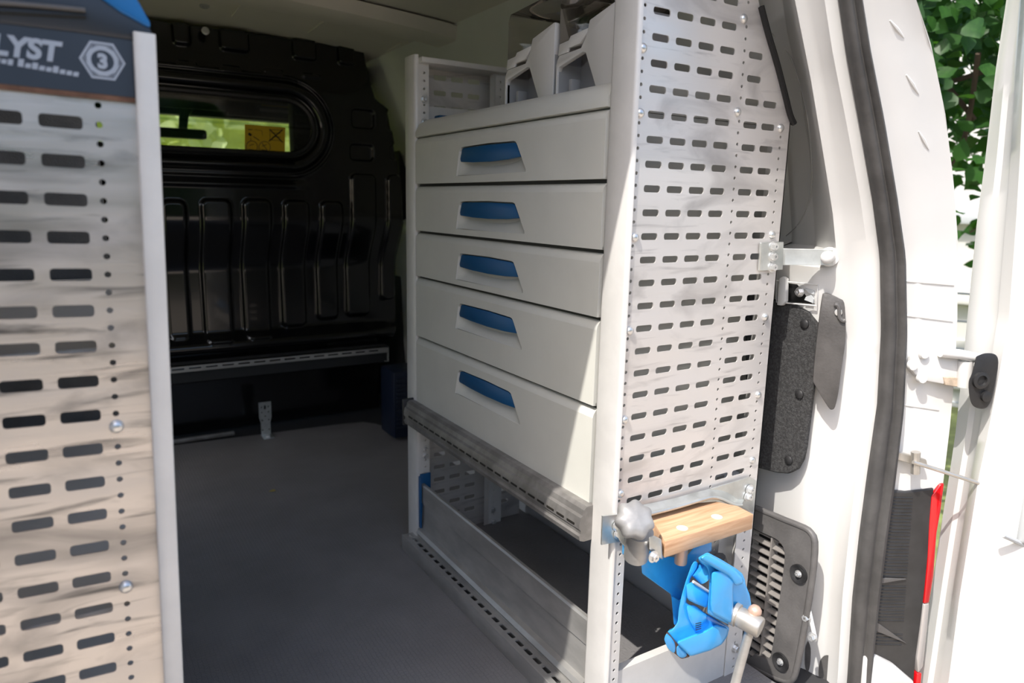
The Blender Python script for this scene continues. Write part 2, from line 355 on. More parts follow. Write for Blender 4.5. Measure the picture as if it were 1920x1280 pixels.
# right rear pillar: wall edge > inner corner > opening flange
pi = MB(); rows = []
for z in ZS:
    a, b, c = XA(z), RB(z), RC(z); ya = YA(z)
    rows.append([V((wx(z, .90), .905, z)), V((a+.008, ya+.048, z)), V((a+.001, ya+.006, z)), V((a+(b-a)*.12, ya-.006, z)), V((a+(b-a)*.5, (ya+.712)/2, z)), V((b-.004, .712, z)), V((b, .702, z)), V((b+.003, .694, z)), V((c-.004, .665, z)), V((c+.01, .655, z)), V((c+.04, .652, z))])
pi.loft(rows); pirows = rows
pio = struct(pi.build('trim_6', M['white'], smooth=45), 'white inner rear pillar between the rack and the rubber seal', 'pillar')
jb = MB(); rows = []
for z in ZS:
    d, e = RD(z), RE(z)
    if z < .352:
        rows.append([V((d-.02, .655, z)), V((d, .652, z)), V((d+.02, .652, z)), V((d+.03, .652, z)), V((d+.04, .652, z)), V((d+.06, .652, z)), V((e-.012, .652, z)), V((e-.010, .655, z)), V((e-.01, .66, z))]); continue
    rows.append([V((d-.02, .652, z)), V((d, .645, z)), V((d+.25*(e-d), .632, z)), V((d+.30*(e-d), .628, z)), V((d+.75*(e-d), .612, z)), V((d+.92*(e-d), .604, z)), V((e, .600, z)), V((e+.004, .606, z)), V((e+.004, .66, z))])
jb.loft(rows); jbrows = rows
jo = struct(jb.build('trim_7', M['white'], smooth=45), 'white door jamb outside the rubber seal carrying the hinge', 'pillar')
JN = V((-.045, -(RE(.6)-RD(.6)), 0)).normalized()
from mathutils.bvhtree import BVHTree
def bvh(*obs):
    vs, fs = [], []
    for o_ in obs:
        k = len(vs); vs += [v.co.copy() for v in o_.data.vertices]; fs += [[i+k for i in p.vertices] for p in o_.data.polygons]
    return BVHTree.FromPolygons(vs, fs)
JT = bvh(jo); PT = bvh(pio, wro)
def hit(tree, px, py, off=0, fb=None):
    r = ray(px, py); h = tree.ray_cast(CAMP, r)
    if h[0] is None: return fb
    return h[0] - r*off
# the same pillar and jamb mirrored on the left of the opening (beyond the frame edge)
def mir_(rows_): return [[V((.74-p.x, p.y, p.z)) for p in r] for r in rows_ if r[0].z < 1.36]
lpi = MB(); lpi.loft(mir_(pirows)); lpi.loft(mir_(jbrows)); struct(lpi.build('trim_10', M['white'], smooth=45), 'white left rear pillar and jamb beyond the left rack', 'pillar')
def jn(px, py, off=.0):
    """point off the jamb surface"""
    p0 = V((RE(.6), .600, .6)); return pln(px, py, p0 + JN*off, JN)
for a, b in (((1668,38),(1694,70)), ((1699,140),(1722,176)), ((1722,246),(1741,280))):
    m = MB(); m.tube([hit(JT, *a), hit(JT, (a[0]+b[0])/2, (a[1]+b[1])/2), hit(JT, *b)], [.0012, .0030, .0012], 8); m.build('dimple', M['white'], jo)
for a, b, c in (((1690,526),(1745,531),(1788,534)), ((1690,590),(1740,598),(1786,602)), ((1682,757),(1730,764),(1760,768))):
    m = MB(); m.tube([hit(JT, a[0]+(c[0]-a[0])*t, a[1]+(c[1]-a[1])*t, 0, jn(*b)) for t in (0, .2, .4, .6, .8, 1)], .0016, 6); m.build('panel_crease', M['white'], jo)

# ------------------------------------------------------------------ black bulkhead: pressed steel sheet as a height field
def yb(z):
    z = np.asarray(z, float); s = lambda a, b: np.clip((z-a)/(b-a), 0, 1)**2*(3-2*np.clip((z-a)/(b-a), 0, 1))
    return 2.665 - .085*s(.60, .80) - .055*(1-s(.345, .395)) + .14*(1-s(.27, .335)) + .03*(s(1.22, 1.38))
def B2(px, py, y=2.58):
    p = at(px, py, 1, y); return p.x, p.z
EDGE = [B2(757,600), B2(757,420), B2(745,300), B2(728,205), B2(703,185), B2(694,150), B2(688,98)]
ez = [0.0, .30] + [e[1] for e in EDGE]; exx = [1.06, 1.06] + [e[0] for e in EDGE]
def bedge(z): return np.interp(z, ez, exx)
NX, NZ = 400, 360
zz = np.linspace(.0, 1.398, NZ)[:, None] * np.ones((1, NX)); ss = np.linspace(0, 1, NX)[None, :]
xx = -.40 + ss*(bedge(zz) + .40)
def sdf(cx, cz, w_, h_, r):
    qx = np.abs(xx-cx)-w_/2+r; qz = np.abs(zz-cz)-h_/2+r
    return np.hypot(np.maximum(qx, 0), np.maximum(qz, 0)) + np.minimum(np.maximum(qx, qz), 0) - r
def st(d, wd): t = np.clip(.5 - d/(2*wd), 0, 1); return t*t*(3-2*t)
hh = np.zeros_like(xx)
wx0, wz1 = B2(291, 165); wx1, wz0 = B2(588, 292)
WC = ((-.18 + wx1)/2, (wz0+wz1)/2, wx1+.18, wz1-wz0, .095)
dw = sdf(*WC)
hh += .022*st(dw-.055, .012) - .016*st(dw-.024, .010) + .012*st(np.abs(dw-.075)-.004, .006)
for x0, x1, y0, y1 in ((303,346,376,636), (376,431,374,640), (455,506,374,632), (531,577,376,612), (601,640,378,597), (657,702,326,590), (725,752,328,560)):
    a, t = B2(x0, y0); b, _ = B2(x1, y0); _, q = B2((x0+x1)/2, y1, 2.65)
    hh += .017*st(sdf((a+b)/2, (t+q)/2, b-a, t-q, .020), .007)
for k in range(1, 6):
    a, t = B2(303 - 75*k, 370); hh += .017*st(sdf(a, .64, .085, .48, .02), .007)
for x0, x1, y0, y1 in ((660,702,204,242), (657,700,270,302), (727,745,206,246), (731,750,270,300)):
    a, t = B2(x0, y0); b, q = B2(x1, y1); hh -= .014*st(sdf((a+b)/2, (t+q)/2, b-a, t-q, .014), .005)
for x0, x1, y0, y1 in ((332,370,112,124), (414,452,121,133), (493,532,127,139), (567,602,136,148)):
    a, t = B2(x0, y0); b, q = B2(x1, y1); hh += .008*st(sdf((a+b)/2, (t+q)/2, b-a, t-q, .008), .004)
for pyy, dep, hw in ((309, .012, .010), (330, -.010, .008), (345, .012, .007)):
    _, c = B2(430, pyy); hh += dep*st(np.abs(zz-c)-hw, .006)*st(xx-(wx1-.06), .05)
for cz in (.205, .245): hh += .008*st(np.abs(zz-cz)-.008, .006)
for k in range(14): hh += .012*st(sdf(.86+.016*k, .245, .007, .05, .003), .003)
tops = [(-.2, .06), (.02, .05), (.20, .05), (.36, .05), (.52, .09), (.75, .08), (.9, .06)]
for cx_, w_ in tops: hh += .02*st(sdf(cx_, 1.37, w_, .07, .012), .006)
yy = yb(zz) - hh
ok = (dw > -.004)
verts = np.stack([xx, yy, zz], -1).reshape(-1, 3)
idx = np.arange(NX*NZ).reshape(NZ, NX)
okf = ok[:-1, :-1] & ok[1:, :-1] & ok[:-1, 1:] & ok[1:, 1:]
quads = np.stack([idx[:-1, :-1], idx[:-1, 1:], idx[1:, 1:], idx[1:, :-1]], -1)[okf]
me = bpy.data.meshes.new('bulkhead'); me.from_pydata(verts.tolist(), [], quads.tolist()); me.materials.append(M['black'])
me.polygons.foreach_set('use_smooth', [True]*len(me.polygons))
bmm = bmesh.new(); bmm.from_mesh(me); bmesh.ops.delete(bmm, geom=[v for v in bmm.verts if not v.link_faces], context='VERTS'); bmm.to_mesh(me); bmm.free()
bulk = struct(link(bpy.data.objects.new('wall_front', me), None), 'glossy black pressed steel bulkhead with ribs and a long window', 'bulkhead')
# window in the bulkhead
def wloop(off, y, n=10):
    cx_, cz_, w_, h_, r = WC; return [V((p[0], y, p[1])) for p in rrect(cx_, cz_, w_+2*off, h_+2*off, r+off, n)]
wy = float(yb(1.08)) - .006
win = MB(); win.prism(wloop(-.006, wy), (0, .004, 0))
wo = struct(win.build('window_1', M['glass']), 'long bulkhead window with a rounded end looking into the cab', 'window')
gk = MB(); gk.tube(wloop(.002, wy-.002), .011, 8, closed=True); gk.build('gasket', M['gasket'], wo)
for cpx, cpy, nm in ((385, 58, 'washer'),):
    p = at(cpx, cpy, 1, 2.575); m = MB(); m.lathe([(.012,0),(.012,.003),(.006,.004),(.005,.001)], p, (0,-1,0), 18); m.build('washer', M['bolt'], bulk)
p = at(384, 18, 2, 1.40); p.z = rz(p.x, 0)-.002; m = MB(); m.lathe([(.014,0),(.014,.003),(.007,.004),(.006,.001)], p, (0,-.3,-1), 18)
tag(m.build('roof_plug', M['vis']), 'small round pale plug in the roof sheet above the bulkhead bolt', 'plug')
# yellow warning sticker on the glass
def sp(px, py): return at(px, py, 1, wy-.002)
stk = thing('warning_sticker', 'yellow warning sticker with black pictograms on the bulkhead window', 'sticker', sp(497, 292))
m = MB(); m.prism([sp(459,233), sp(535,239), sp(534,293), sp(459,289)], (0, .0008, 0)); m.build('label_sheet', M['sticker'], stk)
m = MB(); o = V((0, -.001, 0))
def ln(a, b, r=.0012): m.tube([sp(*a)+o, sp(*b)+o], r, 5)
ln((505,242),(530,267), .0016); ln((530,243),(504,265), .0016)
for a, b in (((506,243),(529,244)), ((506,262),(528,264)), ((506,243),(506,262)), ((509,249),(526,250)), ((510,256),(526,257))): ln(a, b, .0006)
for cx_, cy_ in ((472,275), (496,276)):
    m.tube([sp(cx_+10.5*math.cos(t*.2618), cy_+11*math.sin(t*.2618))+o for t in range(24)], .0009, 5, closed=True)
    ln((cx_-5,cy_-2),(cx_+4,cy_-5), .0008); ln((cx_-6,cy_+5),(cx_+5,cy_+6), .0012)
ln((491,268),(501,282), .001); ln((465,243),(473,243), .001); ln((466,250),(471,254), .004); ln((475,256),(486,263), .001); ln((470,258),(470,264), .0008)
ln((477,243),(491,245), .0005); ln((491,245),(492,254), .0005)
for k in range(6): ln((511.5+3*k, 283.5+.25*k), (513.3+3*k, 285.6+.25*k), .0013)
m.build('pictogram_print', M['print'], stk)

# ------------------------------------------------------------------ cab seen through the window
cb = MB(); cb.box((-.5, 2.76, 1.30), (1.3, 3.95, 1.36))
struct(cb.build('cab_headliner', M['liner']), 'grey cab headliner above the seats', 'headliner')
cw = MB(); cw.box((1.16, 2.74, -.05), (1.24, 4.0, 1.4)); cw.box((-.6, 2.74, -.05), (-.5, 4.0, 1.4)); cw.box((-.5, 3.85, -.05), (1.2, 3.95, .78))
a = at(549, 260, 1, 3.9).x
cw.box((a, 3.86, .7), (a+.3, 3.94, 1.4)); cw.box((-.5, 3.86, 1.245), (1.2, 3.94, 1.36))
struct(cw.build('cab_wall', M['dark']), 'dark cab pillars, doors and dashboard around the windscreen', 'cab')
m = MB(); m.box((-.5, 3.89, .76), (a, 3.895, 1.25)); struct(m.build('window_2', M['glass']), 'windscreen seen beyond the bulkhead window', 'windscreen')
m = MB(); q = at(572, 250, 1, 3.05); m.box((q.x-.055, 3.03, .9), (q.x+.1, 3.10, 1.32), .01)
for k in range(6): m.box((q.x-.045, 3.018, .97+.045*k), (q.x+.02, 3.031, .985+.045*k), .003)
struct(m.build('trim_8', M['dark']), 'dark slatted cab pillar trim at the rounded window end', 'trim')
mir = thing('rear_view_mirror', 'dark rear-view mirror hanging at the windscreen', 'mirror', at(340, 262, 1, 3.7))
m = MB(); a, b = at(270,236,1,3.7), at(388,262,1,3.7); m.box((a.x, 3.68, b.z), (b.x, 3.73, a.z), .012); m.build('housing', M['dark'], mir)
m = MB(); m.tube([at(343,240,1,3.72), at(345,215,1,3.74), at(352,195,1,3.80)], [.02, .022, .035], 10); m.build('stem', M['dark'], mir)
vsr = thing('sun_visor', 'grey folded sun visor with a printed label at the windscreen', 'sun visor', at(490, 215, 1, 3.6))
m = MB(); a, b = at(425,192,1,3.6), at(562,226,1,3.6); m.box((a.x, 3.60, b.z), (b.x, 3.62, a.z+.03), .008); m.build('board', M['liner'], vsr)
m = MB(); a, b = at(487,203,1,3.597), at(542,213,1,3.597); m.box((a.x, 3.594, b.z), (b.x, 3.5985, a.z)); m.build('label_sheet', M['vis'], vsr)
m = MB(); a, b = at(490,196,1,3.597), at(543,202,1,3.597); m.box((a.x, 3.594, b.z), (b.x, 3.5985, a.z)); m.build('label_band', M['leafdry'], vsr)
vs2 = MB(); a, b = at(340,176,1,3.62), at(424,210,1,3.62); vs2.box((a.x-.12, 3.60, b.z), (b.x, 3.62, a.z+.02), .008)
tag(vs2.build('sun_visor', M['vis']), 'pale sun visor left of the labelled one, above the mirror', 'sun visor')

# ------------------------------------------------------------------ outdoors
g = MB(); g.box((-30, -30, -.60), (30, 30, -.58)); struct(g.build('ground', M['ground']), 'sunlit light paving outside the van', 'ground')
g = MB(); g.box((2.0, .6, -.58), (12, 9, -.555)); struct(g.build('lawn', M['grass']), 'strip of bright green lawn beside the van', 'lawn')
g = MB(); g.box((-9, .2, -.58), (-1.0, 9, -.56)); struct(g.build('lawn', M['grass']), 'sunlit lawn outside the open side door', 'lawn')
# house wall with siding boards
hx = V((math.sin(math.radians(64)), math.cos(math.radians(64)), 0)); hu = V((-hx.y, hx.x, 0))
hc = hx * 6.0
hs = thing('house', 'white house wall clad in horizontal siding boards behind the bush', 'house', (hc.x, hc.y, -.58))
m = MB(); m.obox(hc + hx*.1 + Z*1.0, (hu, hx, Z), (2.2, .06, 1.6)); m.build('wall', M['siding'], hs)
bd = MB(); bd.obox((0, 0, 0), (X, Y, Z), (2.2, .012, .062), .004, 1); bme = bd.mesh('siding_board', M['siding'])
for k in range(22):
    z = -.35 + .125*k
    inst('siding_board', bme, frame(hc + Z*z, hu, (hx + Z*.12).normalized(), (Z - hx*.12).normalized()), hs)
m = MB(); m.obox(hc - hx*.06 + Z*.83, (hu, hx, Z), (2.2, .05, .05), .01); m.build('trim_band', M['houseg'], hs)
m = MB(); m.obox(hc - hx*.06 + Z*.26, (hu, hx, Z), (2.2, .04, .04), .01); m.build('trim_band', M['siding'], hs)
fn = thing('wire_fence', 'thin dark wire fence below the house wall', 'fence', (hx.x*4.2, hx.y*4.2, -.58))
for k in range(5):
    m = MB(); m.tube([hx*4.2 + hu*(-1.0) + Z*(-.1+.14*k), hx*4.2 + hu*1.0 + Z*(-.1+.14*k)], .006, 6); m.build('rail', M['houseg'], fn)
for k in range(21):
    m = MB(); m.tube([hx*4.2 + hu*(-1+.1*k) + Z*(-.58), hx*4.2 + hu*(-1+.1*k) + Z*.47], .004, 5); m.build('picket', M['houseg'], fn)
# leafy bush in the gap between jamb and door
def leaf_mesh(name, m_, L=1.0):
    b = MB(); n = 5; wv = [0, .30, .42, .34, .18, 0]; mid = []; lf = []; rt_ = []
    for i in range(n+1):
        t = i/n; mid.append(b.bm.verts.new((0, t*L, -.10*t*t*L)))
        if 0 < i < n: lf.append(b.bm.verts.new((-wv[i]*L, t*L-.03*L, .09*L-.14*t*t*L))); rt_.append(b.bm.verts.new((wv[i]*L, t*L-.03*L, .09*L-.14*t*t*L)))
    for S in (lf, rt_):
        b.bm.faces.new((mid[0], mid[1], S[0])); 
        for i in range(n-2): b.bm.faces.new((mid[i+1], mid[i+2], S[i+1], S[i]))
        b.bm.faces.new((mid[n-1], mid[n], S[n-2]))
    return b.mesh(name, m_, 80)
lm = leaf_mesh('leaf', M['leaf'])
bc = hx * 3.0
bush = thing('leafy_bush', 'tall green heart-leaved bush between the van jamb and the open door', 'bush', (bc.x, bc.y, -.58))
for k in range(16):
    m = MB()
    b0 = bc + hu*random.uniform(-.5, .5) + hx*random.uniform(.1, .5) + Z*random.uniform(.95, 1.4)
    if k < 5: b0 = bc + hu*random.uniform(.3, .55) + Z*(-.58)
    d = V((random.uniform(-.3, .3), random.uniform(-.3, .3), 1)) if k < 5 else hu*random.uniform(-.6, .6) + Z*random.uniform(.1, .8) - hx*.2
    pp = [b0 + d*t*1.2 + V((random.uniform(-.05,.05), random.uniform(-.05,.05), 0)) for t in (0, .3, .6, 1.0)]
    m.tube(smooth_loop(pp, 4), .009 if k > 4 else .016, 6); m.build('branch', M['bark'], bush)
lst = []
while len(lst) < 5200:
    u_, d_, h_ = random.uniform(-.62, .62), random.uniform(-.28, 1.3), random.uniform(.62, 2.3)
    if h_ < .95 and random.random() < .82: continue
    if h_ < .95 + .35*abs(math.sin(u_*9+1)) and random.random() < .6: continue
    if math.sin(u_*11 + h_*7)*math.cos(h_*9 - u_*5) > .72: continue
    pos = bc + hu*u_ + hx*d_ + Z*h_
    rot = V((-.3+random.uniform(-.7, .5), -.3+random.uniform(-.7, .5), random.uniform(-.1, 1.0))).to_track_quat('Z', 'Y').to_matrix() @ MX.Rotation(random.uniform(0, 6.28), 3, 'Z')
    lst.append((d_, MX.Translation(pos) @ rot.to_4x4() @ MX.Scale(random.uniform(.05, .088), 4)))
lst.sort(key=lambda t: t[0])
for d_, mt in lst[:300]: inst('leaf', lm, mt, bush)
m = MB()
for d_, mt in lst[300:]:
    t = lm.copy(); t.transform(mt); m.bm.from_mesh(t); bpy.data.meshes.remove(t)
tag(m.build('foliage', M['leaf'], bush, 80, False), kind='stuff')
tw = thing('twig', 'small leafy twig hanging in front of the house siding', 'twig', hx*2.7 + Z*.72)
tp = [pln(1845, 405, hx*2.7, hx), pln(1832, 425, hx*2.7, hx), pln(1818, 436, hx*2.7, hx)]
m = MB(); m.tube(tp, .003, 5); m.build('stem', M['bark'], tw)
for p in tp[1:] + [tp[1].lerp(tp[2], .5)]: inst('leaf', lm, MX.Translation(p) @ MX.Rotation(2.2, 4, 'X') @ MX.Rotation(random.uniform(-1, 1), 4, 'Y') @ MX.Scale(.06, 4), tw)
# hedge beyond the windscreen
hv = thing('hedge', 'bright green sunlit hedge seen through bulkhead window and windscreen', 'hedge', (1.3, 8.0, -.58))
m = MB(); m.loft([[V((x*.3-2.5, 8.1 + .35*math.sin(x*1.7+z)+.25*math.sin(z*2.3+x), -.58+z*.3)) for x in range(26)] for z in range(15)]); m.build('mass', M['hedge'], hv, 60)
m = MB(); l2 = leaf_mesh('hedge_leaf', M['hedge'])
for k in range(2600):
    x, z = random.uniform(-2, 4.4), random.uniform(.3, 3.2)
    p = V((x, 7.85 + .35*math.sin(x/.3*1.7+z/.3) + random.uniform(-.35, .1), z))
    t = l2.copy(); t.transform(MX.Translation(p) @ V((random.uniform(-.8, .5), random.uniform(-1.2, -.1), random.uniform(-.1, 1.0))).to_track_quat('Z', 'Y').to_matrix().to_4x4() @ MX.Rotation(random.uniform(0, 6.28), 4, 'Z') @ MX.Scale(random.uniform(.10, .2), 4)); m.bm.from_mesh(t); bpy.data.meshes.remove(t)
tag(m.build('foliage', M['hedge'], hv, 80, False), kind='stuff')

# unseen tree added on the side-door side to keep the sun off the load floor
tr = thing('sun_block_tree', 'leafy tree added outside the frame to block sun at the open side door', 'tree', (-2.9, 1.7, -.57))
m = MB(); m.tube(smooth_loop([V((-2.9, 1.7, -.57)), V((-2.8, 1.65, .8)), V((-2.55, 1.5, 2.2)), V((-2.3, 1.4, 3.4))], 4), [.11 - .0075*k for k in range(13)], 8); m.build('trunk', M['bark'], tr, 60)
m = MB()
for k in range(3000):
    d = V((random.gauss(0, 1), random.gauss(0, 1), random.gauss(0, 1))).normalized()*(random.random()**.4)
    t = lm.copy(); t.transform(MX.Translation(V((-2.3 + d.x*1.0, 1.35 + d.y*1.15, 3.5 + d.z*.95))) @ V((random.uniform(-1, 1), random.uniform(-1, 1), random.uniform(.1, 1))).to_track_quat('Z', 'Y').to_matrix().to_4x4() @ MX.Scale(random.uniform(.14, .24), 4)); m.bm.from_mesh(t); bpy.data.meshes.remove(t)
tag(m.build('foliage', M['leaf'], tr, 80, False), kind='stuff')

# unseen hedge added behind the camera to darken reflections in the metal panels
hb_ = thing('hedge', 'unseen dark hedge added behind the camera to dim the panel reflections', 'hedge', (0, -6.5, -.58))
m = MB(); m.loft([[V((x*.35-8, -6.5 - .3*math.sin(x*1.3+z) - .2*math.sin(z*2.1+x*.7), -.58+z*.3)) for x in range(46)] for z in range(11)] + [[V((x*.35-8, -7.4, 2.55)) for x in range(46)], [V((x*.35-8, -7.7, -.58)) for x in range(46)]]); m.build('mass', M['leaf'], hb_, 60)

# ================================================================== RIGHT RACK
NY, FY = .785, 1.576                    # near and far end planes
RX0, RX1 = .68, 1.018
PV, PC = .03422, .0451                  # slot pitches
def bolt_mesh(name, r, h, m_):
    b = MB(); b.lathe([(r, 0), (r*.97, h*.35), (r*.75, h*.75), (r*.42, h*.97), (.0, h)], (0, 0, 0), (0, 0, 1), 16); return b.mesh(name, m_, 60)
BOLT = bolt_mesh('bolt', .0068, .005, M['bolt'])
def hex_mesh(name, r, h, m_):
    b = MB(); b.lathe([(r*1.45, 0), (r*1.45, h*.18), (r*1.02, h*.2)], (0, 0, 0), (0, 0, 1), 18); b.lathe([(r, h*.18), (r, h*.9), (r*.86, h), (r*.35, h*.98), (r*.3, h*.7)], (0, 0, 0), (0, 0, 1), 6); return b.mesh(name, m_, 30)
HEX = hex_mesh('bolt', .0062, .008, M['bolt'])
FACE = lambda p, n=V((0, -1, 0)): frame(p, n.orthogonal().normalized(), n.cross(n.orthogonal().normalized()), n)
rack = thing('storage_rack', 'pale metal van rack with a perforated end panel holding the drawer cabinet', 'rack', (.85, 1.18, 0))
cols = [.7243, .769, .814, .859, .922, .964]; hcols = [.693, .896, .9965]
zrow = [.8856 + k*PV for k in range(-14, 10)]
out = [(RX0+.004, .386), (RX1, .386), (RX1, 1.005), (.922, 1.160), (.905, 1.195), (RX0+.004, 1.195)]
def clip_ok(x, z): return z < 1.18 and (x < .895 or (x-.905)*.155 + (z-1.18)*.096 < -.0012)
holes = [rrect(x, z, .0318, .0100, .0038, 3) for x in cols for z in zrow if clip_ok(x+.016, z+.006)]
boltpx = [(1205,90),(1200,212),(1190,445),(1180,620),(1171,787),(1163,925),(1394,35),(1382,210),(1463,240),(1447,440),(1434,594),(1421,740),(1410,862)]
bpts = [at(a, b, 1, NY) for a, b in boltpx]
for x in hcols:
    z = .8856 + 9*PV + .004
    while z > .39:
        if clip_ok(x+.004, z+.004) and z < 1.185 and not any(abs(p.x-x) < .01 and abs(p.z-z) < .0095 for p in bpts): holes.append(circ(x, z, .0026))
        z -= PV/2
m = MB(); m.plate(out, holes, (0, NY, 0), X, Z, (0, .0018, 0)); pan = m.build('end_panel', M['panel'], rack, 30)
pan['label'] = 'brushed perforated end panel with rows of slots'
for p in bpts: inst('bolt', BOLT, FACE(p), pan)
# posts: channel in plan, flanges with holes below
def channel(y0, y1, x0, x1, z0, z1, name, parent=rack):
    t = .003; r = .006; m = MB()
    P = [(x1, y0), (x0+r, y0), (x0+r*.3, y0+r*.3), (x0, y0+r), (x0, y1-r), (x0+r*.3, y1-r*.3), (x0+r, y1), (x1, y1), (x1, y1-t), (x0+r, y1-t), (x0+t, y1-r), (x0+t, y0+r), (x0+r, y0+t), (x1, y0+t)]
    m.prism([V((a, b, z0)) for a, b in P], (0, 0, z1-z0)); return m.build(name, M['post'], parent, 50)
def strip(x0, x1, z0, z1, y, hx_, name, m_=None, parent=rack, bolts=()):
    hs = []; z = z0 + .012
    while z < z1-.008:
        if not any(abs(z-b) < .009 for b in bolts): hs.append(circ(hx_, z, .0028))
        z += PV/2
    m = MB(); m.plate([(x0, z0), (x1, z0), (x1, z1), (x0, z1)], hs, (0, y, 0), X, Z, (0, .0018, 0)); o = m.build(name, m_ or M['post'], parent, 30)
    for b in bolts: inst('bolt', HEX, FACE(V((hx_, y, b))), o)
    return o
channel(NY-.004, .838, RX0, .687, 0, 1.195, 'front_post')
strip(.6865, .709, 0.0, .386, NY-.002, .6995, 'post_flange')
strip(.945, .965, 0.03, .39, NY+.030, .955, 'post_flange', M['alu'])
strip(.975, RX1, 0.0, .386, NY, .9965, 'post_flange', bolts=(.052,))
m = MB(); m.box((RX1-.002, NY, 0), (RX1, NY+.04, 1.0)); m.build('rear_edge', M['post'], rack)
channel(1.518, FY, RX0, .690, 0, 1.178, 'front_post')
strip(.690, .715, .0, 1.165, 1.518, .7035, 'post_flange', bolts=(1.0, 1.035, 1.085, .262, .245, .04))
strip(.888, .925, .0, 1.165, 1.518, .9005, 'post_flange', bolts=(1.045, .06, .025))
m = MB(); m.box((.888, 1.5225, 0), (.925, 1.545, 1.165)); m.build('rear_post', M['post'], rack)
fh = [rrect(x, z, .0315, .0112, .0032, 2) for x in cols[:4] + cols[4:] for z in [.049+PV*k for k in range(33)] if z < .34 or z > 1.06]
m = MB(); m.plate([(.69, 0), (RX1, 0), (RX1, 1.165), (.69, 1.165)], fh, (0, FY-.003, 0), X, Z, (0, .0018, 0)); m.build('end_panel', M['panel'], rack, 30)
m = MB(); m.box((.69, 1.50, 1.160), (.925, FY, 1.172), .002); m.build('top_rail', M['post'], rack)
m = MB(); m.box((.715, 1.545, 1.01), (.89, 1.555, 1.075), .002); m.build('cross_bar', M['post'], rack)
# middle extruded rail below the drawers (dark, slotted)
rl = MB(); prof = [(.684, .388), (.668, .388), (.662, .383), (.660, .374), (.656, .371), (.654, .362), (.654, .352), (.657, .349), (.657, .343), (.654, .340), (.656, .332), (.664, .329), (.684, .329)]
rl.prism([V((x, .832, z)) for x, z in prof], (0, .703, 0)); ro_ = rl.build('front_rail', M['alu_dark'], rack, 25)
ro_['label'] = 'dark slotted aluminium rail under the drawers'
sl = MB(); sl.box((0, -.010, -.0016), (.002, .010, .0016)); slm = sl.mesh('slot', M['print'])
for k in range(23): inst('slot', slm, MX.Translation((.6528, .855+.029*k, .357)), ro_)
m = MB(); m.box((.652, 1.533, .325), (.686, 1.541, .392), .003); m.build('rail_end_cap', M['black_pl'], rack)
# base rail with slots and the tilted aluminium board
bh = [rrect(.838+.0302*k, .0, .0225, .009, .003, 2) for k in range(24)]
m = MB(); m.plate([(.80, -.016), (1.545, -.016), (1.545, .016), (.80, .016)], bh, (.668, 0, .036), Y, X, (0, 0, -.003)); m.build('base_rail', M['alu'], rack, 30)
m = MB(); m.box((.650, .80, 0), (.654, 1.545, .037), .001); m.box((.682, .80, 0), (.685, 1.545, .045), .001); m.build('base_rail_side', M['alu'], rack)
bp_ = [(.684, .037), (.676, .050), (.681, .058), (.690, .062), (.6935, .125), (.6895, .127), (.6895, .172), (.692, .176), (.698, .176), (.700, .170), (.700, .062), (.690, .037)]
m = MB(); m.prism([V((x, .842, z)) for x, z in bp_], (0, .672, 0)); m.build('front_board', M['alu'], rack, 25)
m = MB(); m.prism([V((.686, 1.5135, .062)), V((.688, 1.5135, .20)), V((.716, 1.5135, .20)), V((.716, 1.5135, .07)), V((.70, 1.5135, .055))], (0, .004, 0), .001); m.box((.684, 1.505, .062), (.6875, 1.517, .196), .001)
m.build('end_clip', M['blue'], rack)
# bottom tray, near bottom plate
m = MB(); m.box((.70, .80, .014), (1.015, 1.516, .022)); m.build('tray', M['floor'], rack)
q = [at(1151,1262,1,.79), at(1255,1217,1,.79), at(1386,1164,1,.79)]
m = MB(); m.prism([V((.712, .788, .0)), V((1.0, .788, .0)), V((1.0, .788, q[2].z)), V((.712, .788, q[0].z))], (0, .003, 0)); m.prism([V((.712, .788, q[0].z)), V((1.0, .788, q[2].z)), V((1.0, .803, q[2].z)), V((.712, .803, q[0].z))], (0, 0, .0025)); m.build('bottom_plate', M['post'], rack)
# rubber edge strip on the cut corner of the panel
e = [at(1427,12,1,NY-.003), at(1441,66,1,NY-.003), at(1457,120,1,NY-.003), at(1472,178,1,NY-.003), at(1481,214,1,NY-.003), at(1489,232,1,NY-.003)]
m = MB(); m.tube(smooth_loop(e, 4), .0048, 8); m.build('edge_strip', M['strip'], rack)

# ------------------------------------------------------------------ drawer cabinet
cab = thing('drawer_cabinet', 'pale grey five-drawer cabinet with blue recessed grips in the right rack', 'cabinet', (.85, 1.18, .392))
m = MB(); m.box((.694, .843, .390), (1.01, 1.517, 1.0), .003); m.build('carcass', M['drawer'], cab)
m = MB()
for zg in (.8945, .790, .6865, .545): m.box((.6910, .845, zg-.009), (.6935, 1.515, zg+.011))
m.build('gap_shade', M['gasket'], cab)  # black strips set behind the drawer gaps to deepen their shade
m = MB(); m.prism([V((.680, .842, 1.002)), V((.6805, .842, 1.012)), V((.690, .842, 1.030)), V((.706, .842, 1.040)), V((1.01, .842, 1.040)), V((1.01, .842, 1.0)), V((.70, .842, 1.0))], (0, .674, 0)); m.build('top_cover', M['drawer'], cab, 60)
m = MB(); a = at(830, 216, 0, .76); m.box((.742, a.y-.018, 1.040), (.772, a.y+.018, 1.055), .003); tag(m.build('plastic_clip', M['blue']), 'small blue plastic clip lying on top of the drawer cabinet', 'clip')
dz = [1.0005, .8945, .790, .6865, .545, .372]
HW = [(1.316, -.088), (1.3035, -.040), (1.297, -.0335), (1.288, -.032), (1.186, -.0305), (1.097, -.032), (1.090, -.034), (1.085, -.040), (1.0565, -.081), (1.0565, -.086)]
